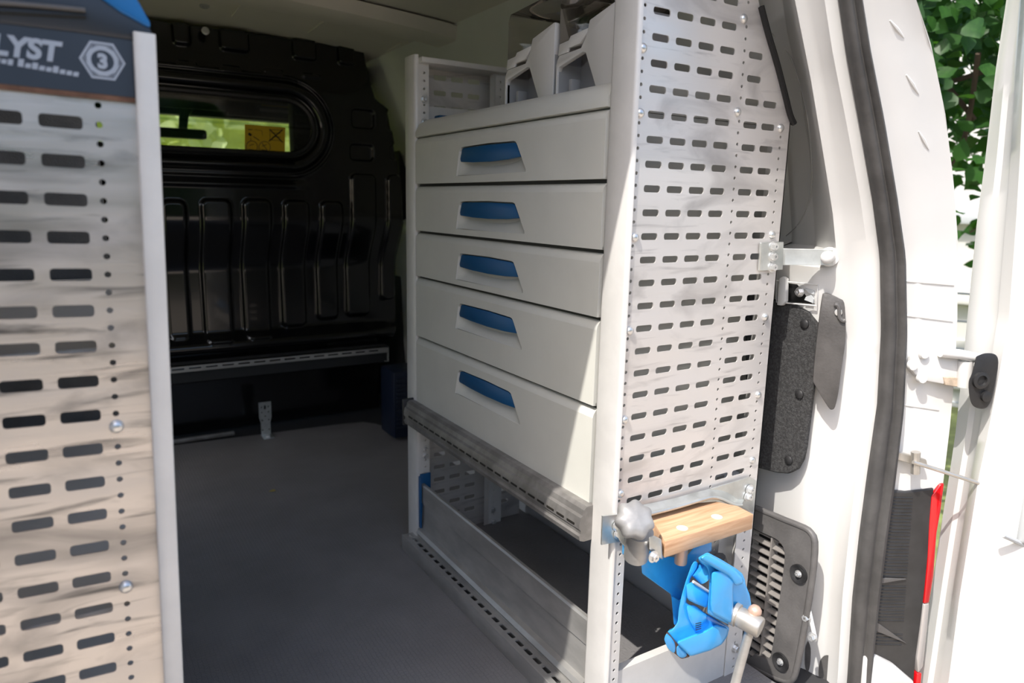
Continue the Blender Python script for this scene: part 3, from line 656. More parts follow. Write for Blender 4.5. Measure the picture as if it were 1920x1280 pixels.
BL = [(1.2995, -.0605), (1.3025, -.055), (1.2945, -.0365), (1.288, -.0345), (1.186, -.033), (1.098, -.0345), (1.091, -.037), (1.077, -.056), (1.0775, -.0595), (1.12, -.0625), (1.186, -.064), (1.25, -.063)]
for i in range(5):
    zt, zb = dz[i]-.0008, dz[i+1]+.0050
    dr = MB()
    xs = .6805
    # face sheet with the grip opening, rolled top edge
    o = [(.8435, zb), (1.5165, zb), (1.5165, zt-.014), (.8435, zt-.014)]
    dr.plate(o, [[(a, dz[i]+b) for a, b in HW]], (xs, 0, 0), Y, Z, (.010, 0, 0))
    dr.prism([V((xs, .8435, zt-.014)), V((xs+.0015, .8435, zt-.008)), V((xs+.006, .8435, zt-.002)), V((xs+.011, .8435, zt)), V((xs+.02, .8435, zt)), V((xs+.02, .8435, zt-.014))], (0, .673, 0))
    dr.box((xs+.004, .8435, zb-.0002), (xs+.016, 1.5165, zb+.004))
    do = dr.build('drawer', M['drawer'], cab, 55)
    # scooped recess behind the opening
    rc = MB(); front = [V((xs+.0005, a, dz[i]+b)) for a, b in HW]
    mid = []; bk = []
    for a, b in HW:
        t = (b+.088)/.056; ac = 1.186 + (a-1.186)*.92
        bk.append(V((xs+.003+.030*min(1, max(0, t))**.6, 1.186 + (a-1.186)*(.90 if t > .2 else .80), dz[i] + (b if t < .2 else b-.004))))
        mid.append(V((xs+.002+.018*min(1, max(0, t))**.5, ac, dz[i]+b)))
    rc.loft([front, mid, bk], closed=True); 
    n = len(bk); rc.bm.verts.ensure_lookup_table()
    vb = [rc.bm.verts.new(p) for p in bk]; rc.bm.faces.new(vb)
    # sloping floor of the scoop
    y0, y1 = 1.3115, 1.059
    rows = []
    for t in [k/8 for k in range(9)]:
        rows.append([V((xs+.0012 + .028*t**.75*(math.sin(math.pi*s)**.35 if 0 < s < 1 else 0), (y0+(y1-y0)*s) + (1-2*s)*.016*t*-1 if False else (y0+(y1-y0)*s)+( -.014*t if s < .5 else .006*t)*abs(1-2*s), dz[i]-.0868+.046*t)) for s in [k/16 for k in range(17)]])
    rc.loft(rows); rc.build('grip_recess', M['drawer'], do, 40)
    bl = MB(); bl.prism([V((xs+.0012, a, dz[i]+b)) for a, b in BL], (.006, 0, 0), .0012, 2); bl.build('grip', M['blue'], do)
# two dispenser bins on top of the cabinet
def bin_(p0, y0, y1, label, mirror=False):
    xb = .722; L = y1-y0; z0 = 1.040; Hh = .145
    t = thing('dispenser_bin', label, 'bin', ((xb+.87)/2, (y0+y1)/2, z0), 'dispenser bins on the cabinet')
    f = lambda u, v: V((xb, y1 - u*L, z0 + v))           # u from the far side towards the camera
    m = MB(); m.prism([f(0, 0), f(0, .052), f(.02, .058), f(.06, .064), f(.44, .067), f(.52, .082), f(.57, .105), f(.985, .120), f(1.0, .118), f(.985, .0), f(.72, 0), f(.68, .012), f(.52, .058), f(.47, .060), f(.05, .046), f(.025, .04), f(.025, 0)], (.010, 0, 0), .0015); m.build('front_frame', M['binw'], t)
    m = MB(); m.prism([f(.03, .064), f(.20, .066), f(.22, .072), f(.42, .074), f(.54, .088), f(.54, .094), f(.25, .090), f(.22, .084), f(.05, .082)], (.02, 0, 0), .001); m.build('lid_rim', M['binw'], t)
    m = MB(); m.box((xb+.05, y0+.004, z0), (xb+.056, y1-.004, z0+.10)); m.box((xb+.002, y0+.001, z0), (xb+.12, y0+.004, z0+.115)); m.box((xb+.004, y1-.004, z0), (xb+.12, y1-.001, z0+.075)); m.build('inner_body', M['bing'], t)
    m = MB(); m.box((xb+.012, y1-.03, z0), (xb+.03, y1-.022, z0+.026), .001); m.build('hinge_tab', M['bing'], t)
    m = MB(); m.prism([f(.0, .05)+X*.004, f(.005, .15)+X*.004, f(.05, .162)+X*.004, f(.93, .170)+X*.004, f(.985, .160)+X*.004, f(.99, .118)+X*.004], (.12, 0, 0), .003); m.build('clear_cover', M['clear'], t)
    return t
bin_(None, 1.040, 1.200, 'white and clear dispenser bin farther from the perforated panel')
bin_(None, .880, 1.034, 'white and clear dispenser bin right beside the perforated panel')

# ================================================================== LEFT RACK (leaning slightly)
LO = V((.0029, .772, .9247)); LU = V((.9992, -.029, -.0269)).normalized(); LV = V((.0266, -.0091, .9996)); LV = (LV - LU*LV.dot(LU)).normalized(); LN = LU.cross(LV)   # LN points to the camera
L = lambda u, v, n=0: LO + LU*u + LV*v + LN*n
lrack = thing('storage_rack', 'blurred near rack with a scuffed perforated panel under a dark lettered sign', 'rack', (-.12, .93, 0))
lholes = []; lb = [-.3057*.94, -.4893*.94]
for c in range(7):
    for k in range(-2, 27): lholes.append(rrect(-PC*c, -PV*k, .0335, .0115, .003, 2))
for k in range(-4, 53):
    v = .0171 - k*PV/2
    if any(abs(v-b) < .008 for b in lb): continue
    lholes.append(circ(.0296, v, .0030))
m = MB(); m.plate([(-.30, -.925), (.0605, -.925), (.0605, .083), (-.30, .083)], lholes, LO, LU, LV, -LN*.0018); lp = m.build('end_panel', M['panel_l'], lrack, 30)
for b in lb: inst('bolt', BOLT, frame(L(.0296, b, 0), LU, LV, LN), lp)
m = MB(); m.prism([L(.0602, -.925, .0125), L(.0615, -.925, .014), L(.0770, -.925, .014), L(.0785, -.925, .0125), L(.0785, -.925, -.040), L(.0745, -.925, -.040), L(.0745, -.925, .0), L(.0602, -.925, .0)], LV*1.008); m.build('front_post', M['post'], lrack, 50)
# lettered dark sign on the top of the panel
m = MB(); m.prism([L(-.30, .026, .0015), L(.0598, .0265, .0015), L(.0598, .0835, .0015), L(-.30, .0835, .0015)], LN*.0025, .0006, 1); sg = m.build('sign_plate', M['sign'], lrack); sg['label'] = 'dark slate sign plate with pale lettering and a hexagon badge'
m = MB(); m.prism([L(-.30, .0222, .0014), L(.0600, .0222, .0014), L(.0600, .0268, .0014), L(-.30, .0268, .0014)], LN*.002); m.build('sign_edge', M['vise_wear'], sg)
def text(body, size, name, parent, o, shear=0, bold=.0, m_=None, ax=(LU, LV, LN), align='LEFT'):
    c = bpy.data.curves.new('t', 'FONT'); c.body = body; c.size = size; c.extrude = .0004; c.offset = bold; c.shear = shear; c.align_x = align
    ob = bpy.data.objects.new('t', c); COL.objects.link(ob); bpy.context.view_layer.update()
    me_ = bpy.data.meshes.new_from_object(ob.evaluated_get(bpy.context.evaluated_depsgraph_get())); bpy.data.objects.remove(ob); bpy.data.curves.remove(c)
    me_.materials.clear(); me_.materials.append(m_ or M['letter']); me_.transform(frame(o, *ax)); return link(bpy.data.objects.new(name, me_), parent)
text('LYST', .0225, 'lettering', sg, L(-.0465, .0505, .0045), .18, .0010)
for k, wv in enumerate((.020, .003, .003, .003, .003, .003, .003, .003)):      # the small second line, unreadable in the photograph
    pass
m = MB()
def small(u, v, w_, h_): m.prism([L(u, v, .004), L(u+w_, v-.0002, .004), L(u+w_+.001, v+h_, .004), L(u+.001, v+h_, .004)], LN*.0005)
for k in range(4): small(-.0495+.0046*k, .0445-.0006*k, .0036, .0046 if k == 3 else .0034)
for k, hh_ in enumerate((.0062, .0036, .0052, .0036, .0036, .0054, .0036, .0036, .0036)): small(-.0285+.0050*k, .0424-.00035*k, .0040, hh_)
m.build('small_lettering', M['letter'], sg)
def hexring(r0, r1, cu, cv, rot=.12, n=6):
    a = [(cu + r0*math.cos(rot+2*math.pi*k/n), cv + r0*math.sin(rot+2*math.pi*k/n)) for k in range(n)]; b = [(cu + r1*math.cos(rot+2*math.pi*k/n), cv + r1*math.sin(rot+2*math.pi*k/n)) for k in range(n)]
    return a, b
m = MB()
for r0, r1, n in ((.0182, .0160, 6), (.0150, .0143, 6), (.0128, .0090, 18)):
    a, b = hexring(r0, r1, .0352, .0555, 0 if n == 6 else 0, n); m.plate(a, [b], L(0, 0, .004), LU, LV, LN*.0005)
m.build('hexagon_badge', M['letter'], sg); text('3', .0165, 'lettering', sg, L(.0352, .0495, .0045), 0, .0009, None, (LU, LV, LN), 'CENTER')
# tool case standing on the left rack
case = thing('tool_case', 'dark slate plastic case with a blue corner above the lettered sign', 'case', L(-.1, .084, -.1))
def cp(px, py, n=0.0): return pln(px, py, L(0, .1, n), LN)
m = MB(); pts = [cp(-160,28,.006), cp(0,44,.006), cp(150,62,.006), cp(250,76,.006), cp(283,78,.006), cp(288,66,.006), cp(280,48,.006), cp(232,18,.006), cp(190,-6,.006), cp(160,-40,.006), cp(-160,-60,.006)]
m.prism(pts, -LN*.20, .004); m.build('case_body', M['case'], case, 40)
m = MB(); m.prism([cp(188,-4,.008), cp(205,-60,.008), cp(232,-40,.008), cp(262,6,.008), cp(283,44,.008), cp(281,52,.008), cp(268,46,.008), cp(225,22,.008)], -LN*.05, .003); m.build('corner_guard', M['caseb'], case, 40)
m = MB(); m.prism([cp(-160,4,.0085), cp(70,17,.0085), cp(120,17,.0085), cp(160,24,.0085), cp(162,34,.0085), cp(-160,16,.0085)], -LN*.003, .0008); m.build('grip_slot', M['gasket'], case)
m = MB(); m.tube([cp(-160,-2,.010), cp(20,6,.010), cp(100,13,.010), cp(160,19,.010)], .0022, 8); m.build('grip_lip', M['grey_pl'], case)
# boards of the left rack seen dimly through the slots
for z in (.12, .42, .70):
    m = MB(); m.box((-.30, .80, z), (.055, 1.49, z+.012)); m.build('shelf', M['post'], lrack)
m = MB(); m.box((-.32, 1.50, 0), (.06, 1.504, 1.04)); m.build('end_panel', M['grey_pl'], lrack)
VDIR = ray(1310, 1110)

# ================================================================== REAR OPENING: seal, pillar fittings, door
sm = MB(); rows = []
for z in [-.12 + i*.02 for i in range(80)]:
    c, d = RC(z), RD(z); y0 = .650; wd = (d-c)*.80; cxs = (c+d)/2 - .001; ax = V((.86, -.50, 0)).normalized(); nn = V((-.50, -.86, 0)).normalized()
    o = V((cxs, .640, z)); h = wd*.5
    prof = [(-1.0, -.006), (-1.02, .004), (-.86, .011), (-.5, .0135), (-.15, .012), (.02, .008), (.16, .008), (.30, .013), (.6, .016), (.9, .012), (1.02, .004), (1.0, -.006)]
    rows.append([o + ax*(a*h) + nn*b for a, b in prof])
sm.loft(rows); tag(sm.build('weatherstrip', M['rubber'], None, 50), 'dark grey rubber seal running up the rear door opening', 'seal')

# felt patch with push pins
fx = 1.083
def fpt(px, py, off=0): return at(px, py, 0, fx - off)
felt = thing('felt_patch', 'dark grey felt patch with push pins on the rear pillar', 'felt patch', fpt(1480, 880))
loop = [fpt(*p) for p in ((1395,548),(1450,562),(1490,572),(1515,585),(1531,608),(1534,640),(1527,700),(1518,770),(1509,840),(1504,862),(1494,880),(1478,888),(1455,886),(1400,872))]
m = MB(); m.prism(loop, (.010, 0, 0), .002, 1); m.build('felt_sheet', M['felt'], felt)
pn = MB(); pn.lathe([(.0085, 0), (.0082, .002), (.0055, .004), (0, .0046)], (0, 0, 0), (0, 0, 1), 16); pnm = pn.mesh('push_pin', M['black_pl'])
for p in ((1509,607),(1499,739),(1479,862)): inst('push_pin', pnm, FACE(fpt(*p, .0005), V((-1, 0, 0))), felt)
# black recess box above the felt
rec = thing('latch_pocket', 'open black pocket with a bolt above the felt patch', 'pocket', fpt(1500, 565))
m = MB(); m.prism([fpt(1460,529,-.002), fpt(1531,537,-.002), fpt(1528,570,-.002), fpt(1460,563,-.002)], (.004, 0, 0)); m.build('pocket_back', M['gasket'], rec)
m = MB(); A = [fpt(*p, .004) for p in ((1456,526),(1534,534),(1531,573),(1456,566))]; m.tube(A, .0014, 6, closed=True); m.build('pocket_rim', M['white'], rec)
m = MB(); m.prism([fpt(1508,540,.004), fpt(1527,545,.004), fpt(1526,552,.004), fpt(1516,549,.004)], (.003, 0, 0)); m.prism([fpt(1511,556,.004), fpt(1520,553,.004), fpt(1525,561,.004), fpt(1524,568,.004), fpt(1508,562,.004)], (.003, 0, 0)); m.build('pocket_lug', M['houseg'], rec)
inst('bolt', HEX, FACE(fpt(1500, 547, .004), V((-1, 0, 0))), rec)
# white tab next to it
m = MB(); m.prism([fpt(1467,518,.012), fpt(1473,522,.012), fpt(1472,565,.012), fpt(1465,573,.012), fpt(1456,572,.012), fpt(1460,522,.012)], (.010, 0, 0), .002); tag(m.build('mounting_tab', M['white']), 'white rounded mounting tab at the panel edge beside the black pocket', 'bracket')
# black plastic flap
fl0 = V((1.066, .727, .63)); fln = V((-.80, -.60, 0)).normalized()
def fq(px, py, off=0): return pln(px, py, fl0 + fln*off, fln)
flap = thing('plastic_cover', 'worn dark plastic cover plate with a rounded lug beside the seal', 'cover', fq(1555, 768))
loop = smooth_loop([fq(*p) for p in ((1543,552),(1552,551),(1574,560),(1583,568),(1585,600),(1585,640),(1578,690),(1572,735),(1566,762),(1560,768),(1552,762),(1528,722),(1525,706),(1531,640),(1539,575),(1543,552))], 3)[:-1]
m = MB(); m.prism(loop, -fln*.016, .003, 2); m.build('plate', mat('cover_plastic', (.085, .08, .077), .45, var=.35, vscale=16, bump=.3, bscale=220), flap, 50)
m = MB(); m.tube(smooth_loop([fq(*p, .002) for p in ((1565,570),(1572,575),(1574,594),(1580,601),(1585,600))], 4), .0035, 8); m.build('lug_rim', M['grey_pl'], flap)
m = MB(); c = fq(1572, 585, .001); m.lathe([(.006, 0), (.006, .002), (.003, .0025)], c, fln, 14); m.build('screw', M['bolt'], flap)
# steel bracket holding the rack to the pillar
br = thing('rack_bracket', 'zinc steel bracket bolting the perforated panel to the white pillar', 'bracket', at(1450, 505, 1, NY-.01))
m = MB(); m.prism([at(*p, 1, NY-.006) for p in ((1427,455),(1470,453),(1468,506),(1424,508))], (0, .004, 0), .001, 1); m.build('plate', M['zinc'], br)
for p in ((1449,462),(1448,481),(1447,501)): inst('bolt', HEX, FACE(at(*p, 1, NY-.006)), br)
A0, A1, A2, A3 = at(1469,466,1,NY-.006), at(1469,497,1,NY-.006), at(1562,468,0,1.062), at(1562,497,0,1.062)
m = MB(); m.prism([A0, A2, A3, A1], (-.002, .004, 0), .0008, 1); m.build('arm', M['zinc'], br)
c = at(1550, 482, 0, 1.055); m = MB(); m.lathe([(.016, -.006), (.016, .0), (.0105, .002), (.0105, .018), (.009, .023), (.004, .026)], c + V((.012, .004, 0)), (-.9, -.42, 0), 18); m.build('dome_nut', M['white'], br, 50)

# vent grille, lower pillar
gx = 1.058
def gp(px, py, off=0): return at(px, py, 0, gx - off)
vent = thing('vent_grille', 'scuffed dark plastic vent grille with slats low on the pillar', 'vent grille', gp(1470, 1275))
def yz(p): return (p.y, p.z)
outl = smooth_loop([gp(*p) for p in ((1385,942),(1425,957),(1470,976),(1505,990),(1518,1000),(1525,1016),(1523,1060),(1515,1120),(1505,1180),(1497,1225),(1489,1262),(1482,1276),(1470,1278),(1440,1266),(1410,1250),(1380,1235),(1385,942))], 2)[:-1]
hole = smooth_loop([gp(*p) for p in ((1405,985),(1425,996),(1452,1008),(1464,1018),(1471,1034),(1470,1060),(1462,1120),(1454,1175),(1447,1220),(1443,1232),(1434,1234),(1415,1226),(1395,1216),(1405,985))], 2)[:-1]
m = MB(); m.plate([yz(p) for p in outl], [[yz(p) for p in hole]], (gx, 0, 0), Y, Z, (.012, 0, 0)); m.build('frame', M['grey_pl'], vent, 40)
m = MB(); m.tube([p + V((.004, 0, 0)) for p in outl], .006, 8, closed=True); m.build('frame_edge', M['grey_pl'], vent, 60)
m = MB(); m.prism([p + V((.030, 0, 0)) for p in hole], (.002, 0, 0)); m.build('backing', M['gasket'], vent)
hy0, hy1 = min(p.y for p in hole), max(p.y for p in hole)
hz0, hz1 = min(p.z for p in hole), max(p.z for p in hole)
sb = MB(); sb.obox((0, 0, 0), ((V((.94, 0, .34))).normalized(), Y, V((-.34, 0, .94)).normalized()), (.0065, .5, .0014), .0004, 1); sbm = sb.mesh('slat', M['vis'])
M['slat'] = mat('slat_plastic', (.22, .205, .19), .55, var=.15, vscale=30)
sbm.materials.clear(); sbm.materials.append(M['slat'])
ydiv = gp(1436, 1100).y
ns = 15
for k in range(ns):
    z = hz0 + .008 + (hz1-hz0-.014)*k/(ns-1)
    # limits of the rounded opening at this height
    ys = []
    for i in range(len(hole)):
        a, b = hole[i], hole[(i+1) % len(hole)]
        if (a.z-z)*(b.z-z) <= 0 and a.z != b.z: ys.append(a.y + (b.y-a.y)*(z-a.z)/(b.z-a.z))
    if len(ys) < 2: continue
    ya, yb_ = min(ys), max(ys)
    for s0, s1 in ((ya, ydiv), (ydiv, yb_)):
        if s1-s0 > .01: inst('slat', sbm, MX.Translation((gx+.012, (s0+s1)/2, z)) @ MX.Diagonal((1, s1-s0-.001, 1, 1)), vent)
m = MB(); m.box((gx+.003, ydiv-.0016, hz0+.004), (gx+.022, ydiv+.0016, hz1-.004)); m.build('divider', M['slat'], vent)
for px, py in ((1498,1075),(1464,1240)):
    c = gp(px, py, .001)
    m = MB(); m.lathe([(.017, -.001), (.017, .0035), (.012, .0015), (.010, .0)], c, (-1, 0, 0), 20); pk = m.build('screw_pocket', M['black_pl'], vent, 40)
    inst('screw', HEX, FACE(c + V((-.001, 0, 0)), V((-1, 0, 0))) @ MX.Scale(.75, 4), vent)
# small white bracket and oval openings below the pillar
sbk = thing('pillar_stay', 'small white stay with two bolts beside the vent grille', 'bracket', at(1520, 1205, 0, 1.07))
m = MB(); m.prism([at(*p, 0, 1.068) for p in ((1514,1122),(1518,1128),(1533,1195),(1528,1200),(1514,1140))], (-.004, 0, 0), .0008, 1); m.build('strut', M['white'], sbk)
for p in ((1513,1157),(1524,1194)): inst('bolt', HEX, FACE(at(*p, 0, 1.064), V((-1, 0, 0))), sbk)
for i, (pts, lab) in enumerate(((((1515,1201),(1520,1215),(1519,1245),(1514,1260),(1509,1245),(1510,1215)), 'dark oval opening in the pillar foot just under the white stay'), (((1506,1257),(1511,1270),(1509,1300),(1505,1310),(1499,1290),(1501,1266)), 'dark oval opening in the pillar foot at the frame bottom edge'), (((1545,1229),(1553,1228),(1559,1236),(1558,1262),(1552,1277),(1543,1278),(1535,1268),(1537,1240)), 'dark rounded drain plug low on the pillar beside the seal'))):
    yl = .0
    m = MB(); lp_ = [at(a, b, 0, 1.060) if i < 2 else at(a, b, 1, .682) for a, b in pts]
    hc_ = PT.ray_cast(CAMP, ray(sum(p[0] for p in pts)/len(pts), min(1270, sum(p[1] for p in pts)/len(pts)))); lp_ = [pln(a, b, hc_[0], hc_[1]) - ray(a, b)*.001 for a, b in pts]
    m.prism(smooth_loop(lp_ + [lp_[0]], 3)[:-1], -ray(*pts[0])*.0015); tag(m.build('body_plug', M['grey_pl']), lab, 'plug')

# ------------------------------------------------------------------ tail lamp in the jamb
M['lampside'] = mat('lamp_side', (.036, .036, .037), .45, var=.3, vscale=25)
LJN = V((-.036, -(RE(.2)-RD(.2)), 0)).normalized()
def lj(px, py, off=0):
    return pln(px, py, V((RE(.2)-.006, .598, .2)) + LJN*off, LJN)
lamp = thing('tail_lamp', 'tail lamp with a dark ribbed side and a red lens at the van corner', 'tail lamp', lj(1690, 1290))
hs_ = [(1666,921),(1700,922),(1735,918),(1752,915),(1748,960),(1742,1030),(1735,1100),(1728,1160),(1718,1230),(1712,1300),(1638,1300),(1626,1235),(1636,1180),(1648,1110),(1655,1040),(1661,980)]
m = MB(); m.prism([lj(*p) for p in hs_], -LJN*.03, .002, 1); hs_o = m.build('housing', M['lampside'], lamp)
for k in range(44):
    py = 932 + k*6.4; t = (py-921)/380
    a, b = 1659-48*t if py < 1150 else 1636-18*(py-1150)/130, 1712-28*t
    if 1085 < py < 1096 or 1168 < py < 1182: continue
    m = MB(); m.tube([lj(a, py, .0003), lj(b, py+1, .0003)], .0011, 5); m.build('rib', M['lampside'], hs_o)
for pts in (((1640,1083),(1700,1086),(1640,1096)), ((1636,1162),(1650,1170),(1700,1206),(1640,1182))):
    m = MB(); m.prism([lj(*p, .004) for p in pts], -LJN*.004, .0006, 1); m.build('step', M['grey_pl'], hs_o)
m = MB(); m.prism([lj(*p, .002) for p in ((1764,908),(1771,906),(1764,960),(1757,1000),(1751,1080),(1743,1130),(1733,1132),(1740,1060),(1744,980),(1748,930))], -LJN*.05, .002, 2); m.build('lens', M['red'], lamp, 50)
m = MB(); m.prism([lj(*p, .002) for p in ((1733,1133),(1743,1131),(1739,1180),(1731,1250),(1722,1262),(1720,1235),(1727,1180))], -LJN*.05, .002, 2); m.build('clear_lens', M['lampgrey'], lamp, 50)
m = MB(); m.prism([lj(*p, .002) for p in ((1720,1263),(1729,1262),(1726,1300),(1716,1300))], -LJN*.05, .002, 2); m.build('lens', M['red'], lamp, 50)
m = MB(); m.prism([lj(*p, .012) for p in ((1622,1232),(1650,1233),(1680,1248),(1715,1278),(1712,1310),(1615,1310))], -LJN*.02, .004, 2); struct(m.build('trim_9', M['white']), 'white bumper corner under the tail lamp', 'bumper')

# ------------------------------------------------------------------ right rear door, open
DY = .616
RF = rail([(1892,0),(1872,130),(1852,300),(1836,420),(1818,600),(1806,720),(1795,820),(1783,900),(1767,1000),(1747,1130),(1724,1280)], DY)
DG = .545
RG = rail([(1926,0),(1921,130),(1914,300),(1907,420),(1894,600),(1872,720),(1851,830),(1836,900),(1820,1000),(1799,1130),(1780,1280)], DG)
dd = V((.82, -.573, 0)).normalized()
door = MB(); rows = []
for z in ZS:
    f, g_ = RF(z), RG(z); a = V((f, DY, z)); b = V((g_, DG, z)); e = b - a
    rows.append([a + dd*.7 + V((0, .03, 0)), a + dd*.1 + V((0, .02, 0)), a + V((.004, .006, 0)), a, a + e*.28 - V((.0, .0, 0)), a + e*.36 + dd*.006, a + e*.62 + dd*.006, a + e*.70, a + e*.97, b + dd*.006 + e.normalized()*.002, b + dd*.05 + e.normalized()*.006, b + dd*.12 + e.normalized()*.008, b + dd*.70])
door.loft(rows); doo = struct(door.build('door_1', M['white'], smooth=40), 'white right rear van door swung wide open', 'door')
pa = at(1912, 960, 1, .50)
m = MB(); m.obox(pa + dd*.05, (dd, Z, dd.cross(Z)), (.05, .055, .012), .008); m.build('latch_pocket', M['houseg'], doo, 50)
m = MB(); m.tube(smooth_loop([at(1880,1003,1,.50), at(1900,1012,1,.495), at(1925,1024,1,.49)], 4), .004, 8); m.build('pull_strap', M['houseg'], doo)
# hinge on the jamb
m = MB(); m.prism([jn(*p, .014) for p in ((1706,690),(1711,668),(1732,656),(1775,652),(1805,660),(1808,690),(1806,727),(1780,722),(1735,714),(1722,708))], -JN*.012, .0025, 2); hg = m.build('hinge', M['white'], doo, 40); hg['label'] = 'white hinge with three bolts'
for p in ((1730,662),(1708,684),(1726,708)):
    m = MB(); m.lathe([(.0088, 0), (.0088, .005), (.0075, .007), (.0, .0075)], jn(*p, .014), JN, 16); m.build('bolt', M['white'], hg, 50)
m = MB(); m.tube([jn(1763,660,.020), jn(1800,664,.022), jn(1838,672,.026)], .0085, 10); m.tube([jn(1810,676,.018), jn(1808,724,.018)], .012, 12); m.build('barrel', M['white'], hg, 50)
m = MB(); m.prism([jn(*p, .016) for p in ((1769,706),(1805,709),(1808,727),(1772,722))], -JN*.006, .001, 1); m.build('rust_patch', mat('hinge_rust', (.62, .50, .38), .7, var=.35, vscale=40), hg)
m = MB(); kp = smooth_loop([jn(*p, .045) for p in ((1830,668),(1846,662),(1866,664),(1872,680),(1866,720),(1858,752),(1846,766),(1826,762),(1818,746),(1816,716),(1822,700),(1830,668))], 3)[:-1]
m.prism(kp, ray(1845, 712)*.05, .004, 2); hc_o = m.build('hinge_cap', M['black_pl'], hg, 50); hc_o['label'] = 'black rubber cap over the hinge pin'
m = MB(); m.lathe([(.014, 0), (.014, .006), (.009, .007), (.008, .003)], jn(1836, 712, .044), JN, 18); m.lathe([(.009, 0), (.009, .006), (.005, .007)], jn(1846, 742, .044), JN, 14); m.build('cap_boss', M['black_pl'], hg, 50)
# check strap between jamb and door
ck = thing('door_check_strap', 'brown-grey steel check strap rod running from jamb to door', 'check strap', jn(1715, 880, .01))
m = MB(); m.prism([jn(*p, .012) for p in ((1668,844),(1690,848),(1738,862),(1740,872),(1722,874),(1668,858))], -JN*.008, .0015, 1); m.build('bracket', M['steel'], ck)
m = MB(); m.tube([jn(1717, 847, .020), jn(1716, 887, .020)], .0075, 10); m.build('pin', M['steel'], ck)
m = MB(); m.tube([jn(1712, 866, .026), jn(1760, 881, .030), V((RG(.40)+.004, DG+.002, at(1832, 908, 1, DG).z))], .0034, 8); m.build('rod', M['steel'], ck)
# left rear door, open square to the van (beyond the left frame edge)
m = MB(); m.box((-.47, -.05, -.1), (-.41, .655, 1.50), .015); struct(m.build('door_2', M['white']), 'white left rear van door standing open beyond the frame', 'door')

# ================================================================== VISE AND ITS MOUNT
vm = thing('vise_mount', 'zinc bracket with an orange-brown wooden block and star knob above the vise', 'vise mount', (.80, .74, .34))
yk = .781
m = MB(); m.prism([at(*p, 1, yk) for p in ((1128,966),(1166,962),(1300,925),(1404,893),(1416,900),(1410,960),(1390,950),(1230,1000),(1168,1012),(1126,1020))], (0, -.003, 0)); m.build('back_plate', M['zinc'], vm)
m = MB(); ed = [at(*p, 1, .757) for p in ((1214,964),(1262,952),(1310,938),(1332,932),(1350,934),(1366,941),(1378,946),(1390,946))]
m.tube(smooth_loop(ed, 4), .0035, 8)
up = [at(*p, 1, .778) for p in ((1206,946),(1262,934),(1310,921),(1332,918),(1356,920),(1372,928),(1384,936),(1396,936))]
m.loft([smooth_loop(up, 4), smooth_loop(ed, 4)]); m.build('curved_lip', M['zinc'], vm, 60)
WZ, WT = .379, .026
wb = MB(); wx0, wx1, wy0, wy1 = .7035, .8985, .694, .772
wb.prism([V((wx0+.002, wy0, WZ-WT)), V((wx1, wy0, WZ-WT)), V((wx1+.003, wy0+.035, WZ-WT)), V((wx1-.015, wy1-.012, WZ-WT)), V((wx1-.05, wy1, WZ-WT)), V((wx0+.03, wy1, WZ-WT)), V((wx0+.028, wy1-.03, WZ-WT))], (0, 0, WT), .0015, 2)
wbo = wb.build('wooden_block', M['wood'], vm, 40); wbo['label'] = 'orange-brown worn wooden block'
for p in ((1279,990),(1344,969)):
    c = at(*p, 2, WZ); m = MB(); m.lathe([(.0088, 0), (.0088, .0008), (.004, .0012), (.003, .0006)], c, Z, 20); m.build('screw_head', M['binw'], wbo)
m = MB(); m.prism([at(*p, 1, .692) for p in ((1226,1003),(1240,1010),(1242,1048),(1228,1042),(1217,1030),(1216,1006))], VDIR*.03, .002, 2); m.build('end_block', M['zinc'], vm, 40)
m = MB(); m.prism([at(*p, 1, .735) for p in ((1152,975),(1172,975),(1185,1020),(1185,1040),(1160,1012))], VDIR*.02, .002, 2); m.build('side_cheek', M['zinc'], vm, 40)
m = MB(); c = at(1200, 1010, 1, .715); m.lathe([(.018, -.02), (.019, .015), (.021, .03)], c + V((0, .005, -.015)), (-.15, -.25, .95), 20); m.build('knob_stem', M['alu'], vm, 50)
# star knob: lobed disc facing the camera, upwards
ka = (V((-.25, -.70, .66))).normalized(); ku = ka.cross(Z).normalized(); kv = ka.cross(ku)
c = at(1190, 974, 1, .705); rows = []
for rr, hh_ in ((.60, -.016), (.92, -.012), (1.0, -.004), (1.0, .003), (.90, .009), (.6, .012), (.25, .0135), (.01, .014)):
    row = []
    for k in range(56):
        t = 2*math.pi*k/56; R = .027*rr*(1 + .085*rr*math.cos(7*t))
        row.append(c + ku*(R*math.cos(t)) + kv*(R*math.sin(t)) + ka*hh_)
    rows.append(row)
m = MB(); m.loft(rows, closed=True); m.build('star_knob', M['knob'], vm, 60)
for p in ((1157,985),(1159,1000),(1224,1043),(1405,917),(1402,930),(1162,925)):
    if p != (1162,925): inst('bolt', HEX, FACE(at(*p, 1, .777 if p[0] < 1200 or p[0] > 1390 else .69)), vm)
m = MB(); c = at(1277, 1040, 1, .72); m.lathe([(.010, -.02), (.010, .016), (.0095, .018)], c + Z*.004, (0, 0, -1), 14); m.build('bolt_end', M['ball'], vm)

vise = thing('bench_vise', 'bright blue cast bench vise stowed hanging under the wooden block', 'vise', (.82, .70, .15))
def vp(px, py, y): return at(px, py, 1, y)
z2 = lambda a, b: (1180 + a/4.922, 1020 + b/4.922)      # notes taken from a close view
def poly(pts, y, dep, bev, name, m_=None, seg=3, parent=vise, sm_=45, curve=0):
    P = [vp(*z2(*p), y) for p in pts]
    if curve: P = smooth_loop(P + [P[0]], curve)[:-1]
    m = MB(); m.prism(P, VDIR*dep*1.25, bev, seg); return m.build(name, m_ or M['vise'], parent, sm_)
